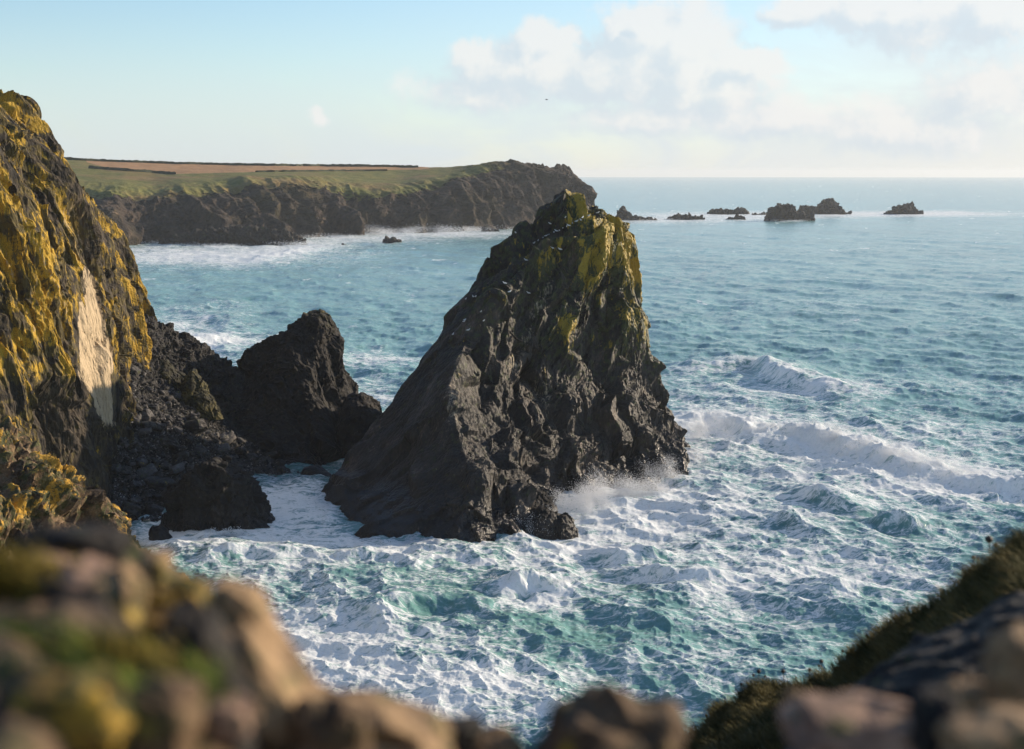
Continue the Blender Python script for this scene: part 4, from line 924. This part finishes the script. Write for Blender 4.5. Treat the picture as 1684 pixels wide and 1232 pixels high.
fb(1672, 1110, 1.85, 42, 62, M['fore_tan'], 'tan upright blurred boulder at the right frame edge', 63, -.2)
fb(1640, 1232, 1.6, 80, 44, M['fore_tan'], 'tan flat blurred boulder in the bottom right corner', 64)
fb(1545, 1215, 1.7, 40, 50, M['fore_dark'], 'black gap stone beside the large pinkish boulder', 65)
fb(1305, 1152, 2.2, 14, 13, M['fore_tan'], 'very small round tan pebble above the large pinkish boulder', 66)

# ------------------------------------------------------------------ SPRAY
M['spray'] = None
m, t = new_mat('spray_drops'); d1 = t.n('ShaderNodeBsdfDiffuse', {'Color': (.95, .95, .95, 1)}); d2 = t.n('ShaderNodeBsdfTranslucent', {'Color': (.95, .95, .95, 1)})
mx = t.n('ShaderNodeMixShader', {0: .45}); t.t.links.new(d1.outputs[0], mx.inputs[1]); t.t.links.new(d2.outputs[0], mx.inputs[2]); M['spray'] = finish(m, t, mx.outputs[0])
def spray(clusters, label, rng, size):
    C = []; S = []
    for (px, py, dx, dz, w, h, n) in clusters:
        g = ground(px, py)+np.array([dx, 0, dz])
        cen = g; lumps = cen+np.stack([rng.normal(size=14)*w*.5, rng.normal(size=14)*w*.3, np.abs(rng.normal(size=14))*h*.45], 1)
        n = n*5; k = rng.integers(0, 14, n); q = lumps[k]+rng.normal(size=(n, 3))*np.array([w*.16, w*.16, h*.22]); hh = np.clip((q[:, 2]-g[2])/h, 0, 2)
        keep = (rng.random(n) > hh*.75) & (q[:, 2] > -.3); q = q[keep]; q[:, 0] += -.25*hh[keep]*h
        C.append(q); S.append(rng.uniform(.35, 1, len(q))**2*size)
    V, T = scatter_tets(np.concatenate(C), np.concatenate(S), rng)
    tag(make_mesh('spray', V, None, M['spray'], tris=T), label, None, None, 'stuff')
spray([(870, 872, 0, 0, 2.2, 2.2, 2500), (905, 862, 0, 0, 2.5, 2.0, 2200), (940, 836, 0, 0, 3.2, 2.2, 3500), (970, 826, 0, -.3, 4.2, 3.4, 8000), (1010, 815, 0, -.3, 4.2, 3.6, 8000), (1050, 812, 0, -.3, 4.0, 2.8, 6000),
       (850, 800, 0, 1.0, 1.6, 1.0, 800), (880, 815, 0, .8, 1.6, 1.0, 800), (1080, 785, .6, 0, 3.6, 2.6, 5000), (1100, 765, .6, 0, 3, 2.2, 3000), (1130, 720, 2.5, 0, 4.5, 3.2, 5000), (1150, 700, 3.0, 0, 5, 3.0, 4000)], 'white spray bursting at the foot of the tallest stack', rs, .045)
spray([(1230, 606, 0, 2.0, 5, .8, 1200), (1270, 722, 0, 1.4, 4, 1.3, 2000), (1340, 726, 0, 1.5, 4.5, 1.6, 3600), (1385, 738, 0, 1.5, 3, 2.2, 4000), (1430, 757, 0, 1.5, 4, 2.0, 4600), (1475, 770, 0, 1.5, 4, 2.0, 4600), (1530, 783, 0, 1.3, 4, 1.8, 4200), (1590, 795, 0, 1.2, 4, 1.3, 2200), (870, 966, 0, 1.0, 2, .5, 700), (920, 972, 0, 1.0, 2, .4, 500), (290, 570, 0, 1.5, 6, .9, 1200)], 'fine spray blown from the breaking wave crests', rs, .045)
spray([(500, 402, 0, 0, 22, 3, 1500), (560, 393, 0, 0, 30, 3, 1500), (640, 385, 0, 0, 26, 4.5, 2500), (690, 382, 0, 0, 26, 6, 3500), (740, 380, 0, 0, 26, 4.5, 2500), (340, 403, 0, 0, 40, 2, 1200), (840, 376, 0, 0, 26, 3, 1500), (1300, 364, 0, 0, 20, 2, 700), (1060, 362, 0, 0, 26, 2, 600)], 'white surf spray along the foot of the headland and far rocks', rs, .2)
spray([(368, 886, 0, 0, 1.0, 1.0, 500), (395, 885, 0, 0, 1.0, 1.1, 500), (205, 838, 0, 0, 1.6, 2.0, 350)], 'small splashes at the foot of the dome rock and the scree', rs, .09)

# ------------------------------------------------------------------ HAZE
bm_v = np.array([[x, y, z] for z in (-80, 64) for y in (-60, 26500) for x in (-17000, 17000)], float)
m, t = new_mat('haze_air'); v = t.n('ShaderNodeVolumePrincipled', {'Color': (.90, .96, 1.0, 1), 'Density': 0.75e-4, 'Anisotropy': .2})
o_ = t.n('ShaderNodeOutputMaterial'); t.t.links.new(v.outputs[0], o_.inputs['Volume'])
tag(make_mesh('haze', bm_v, [(0, 2, 3, 1), (4, 5, 7, 6), (0, 1, 5, 4), (2, 6, 7, 3), (0, 4, 6, 2), (1, 3, 7, 5)], m, origin=(0, 0, 0)), None, None, None, 'stuff')
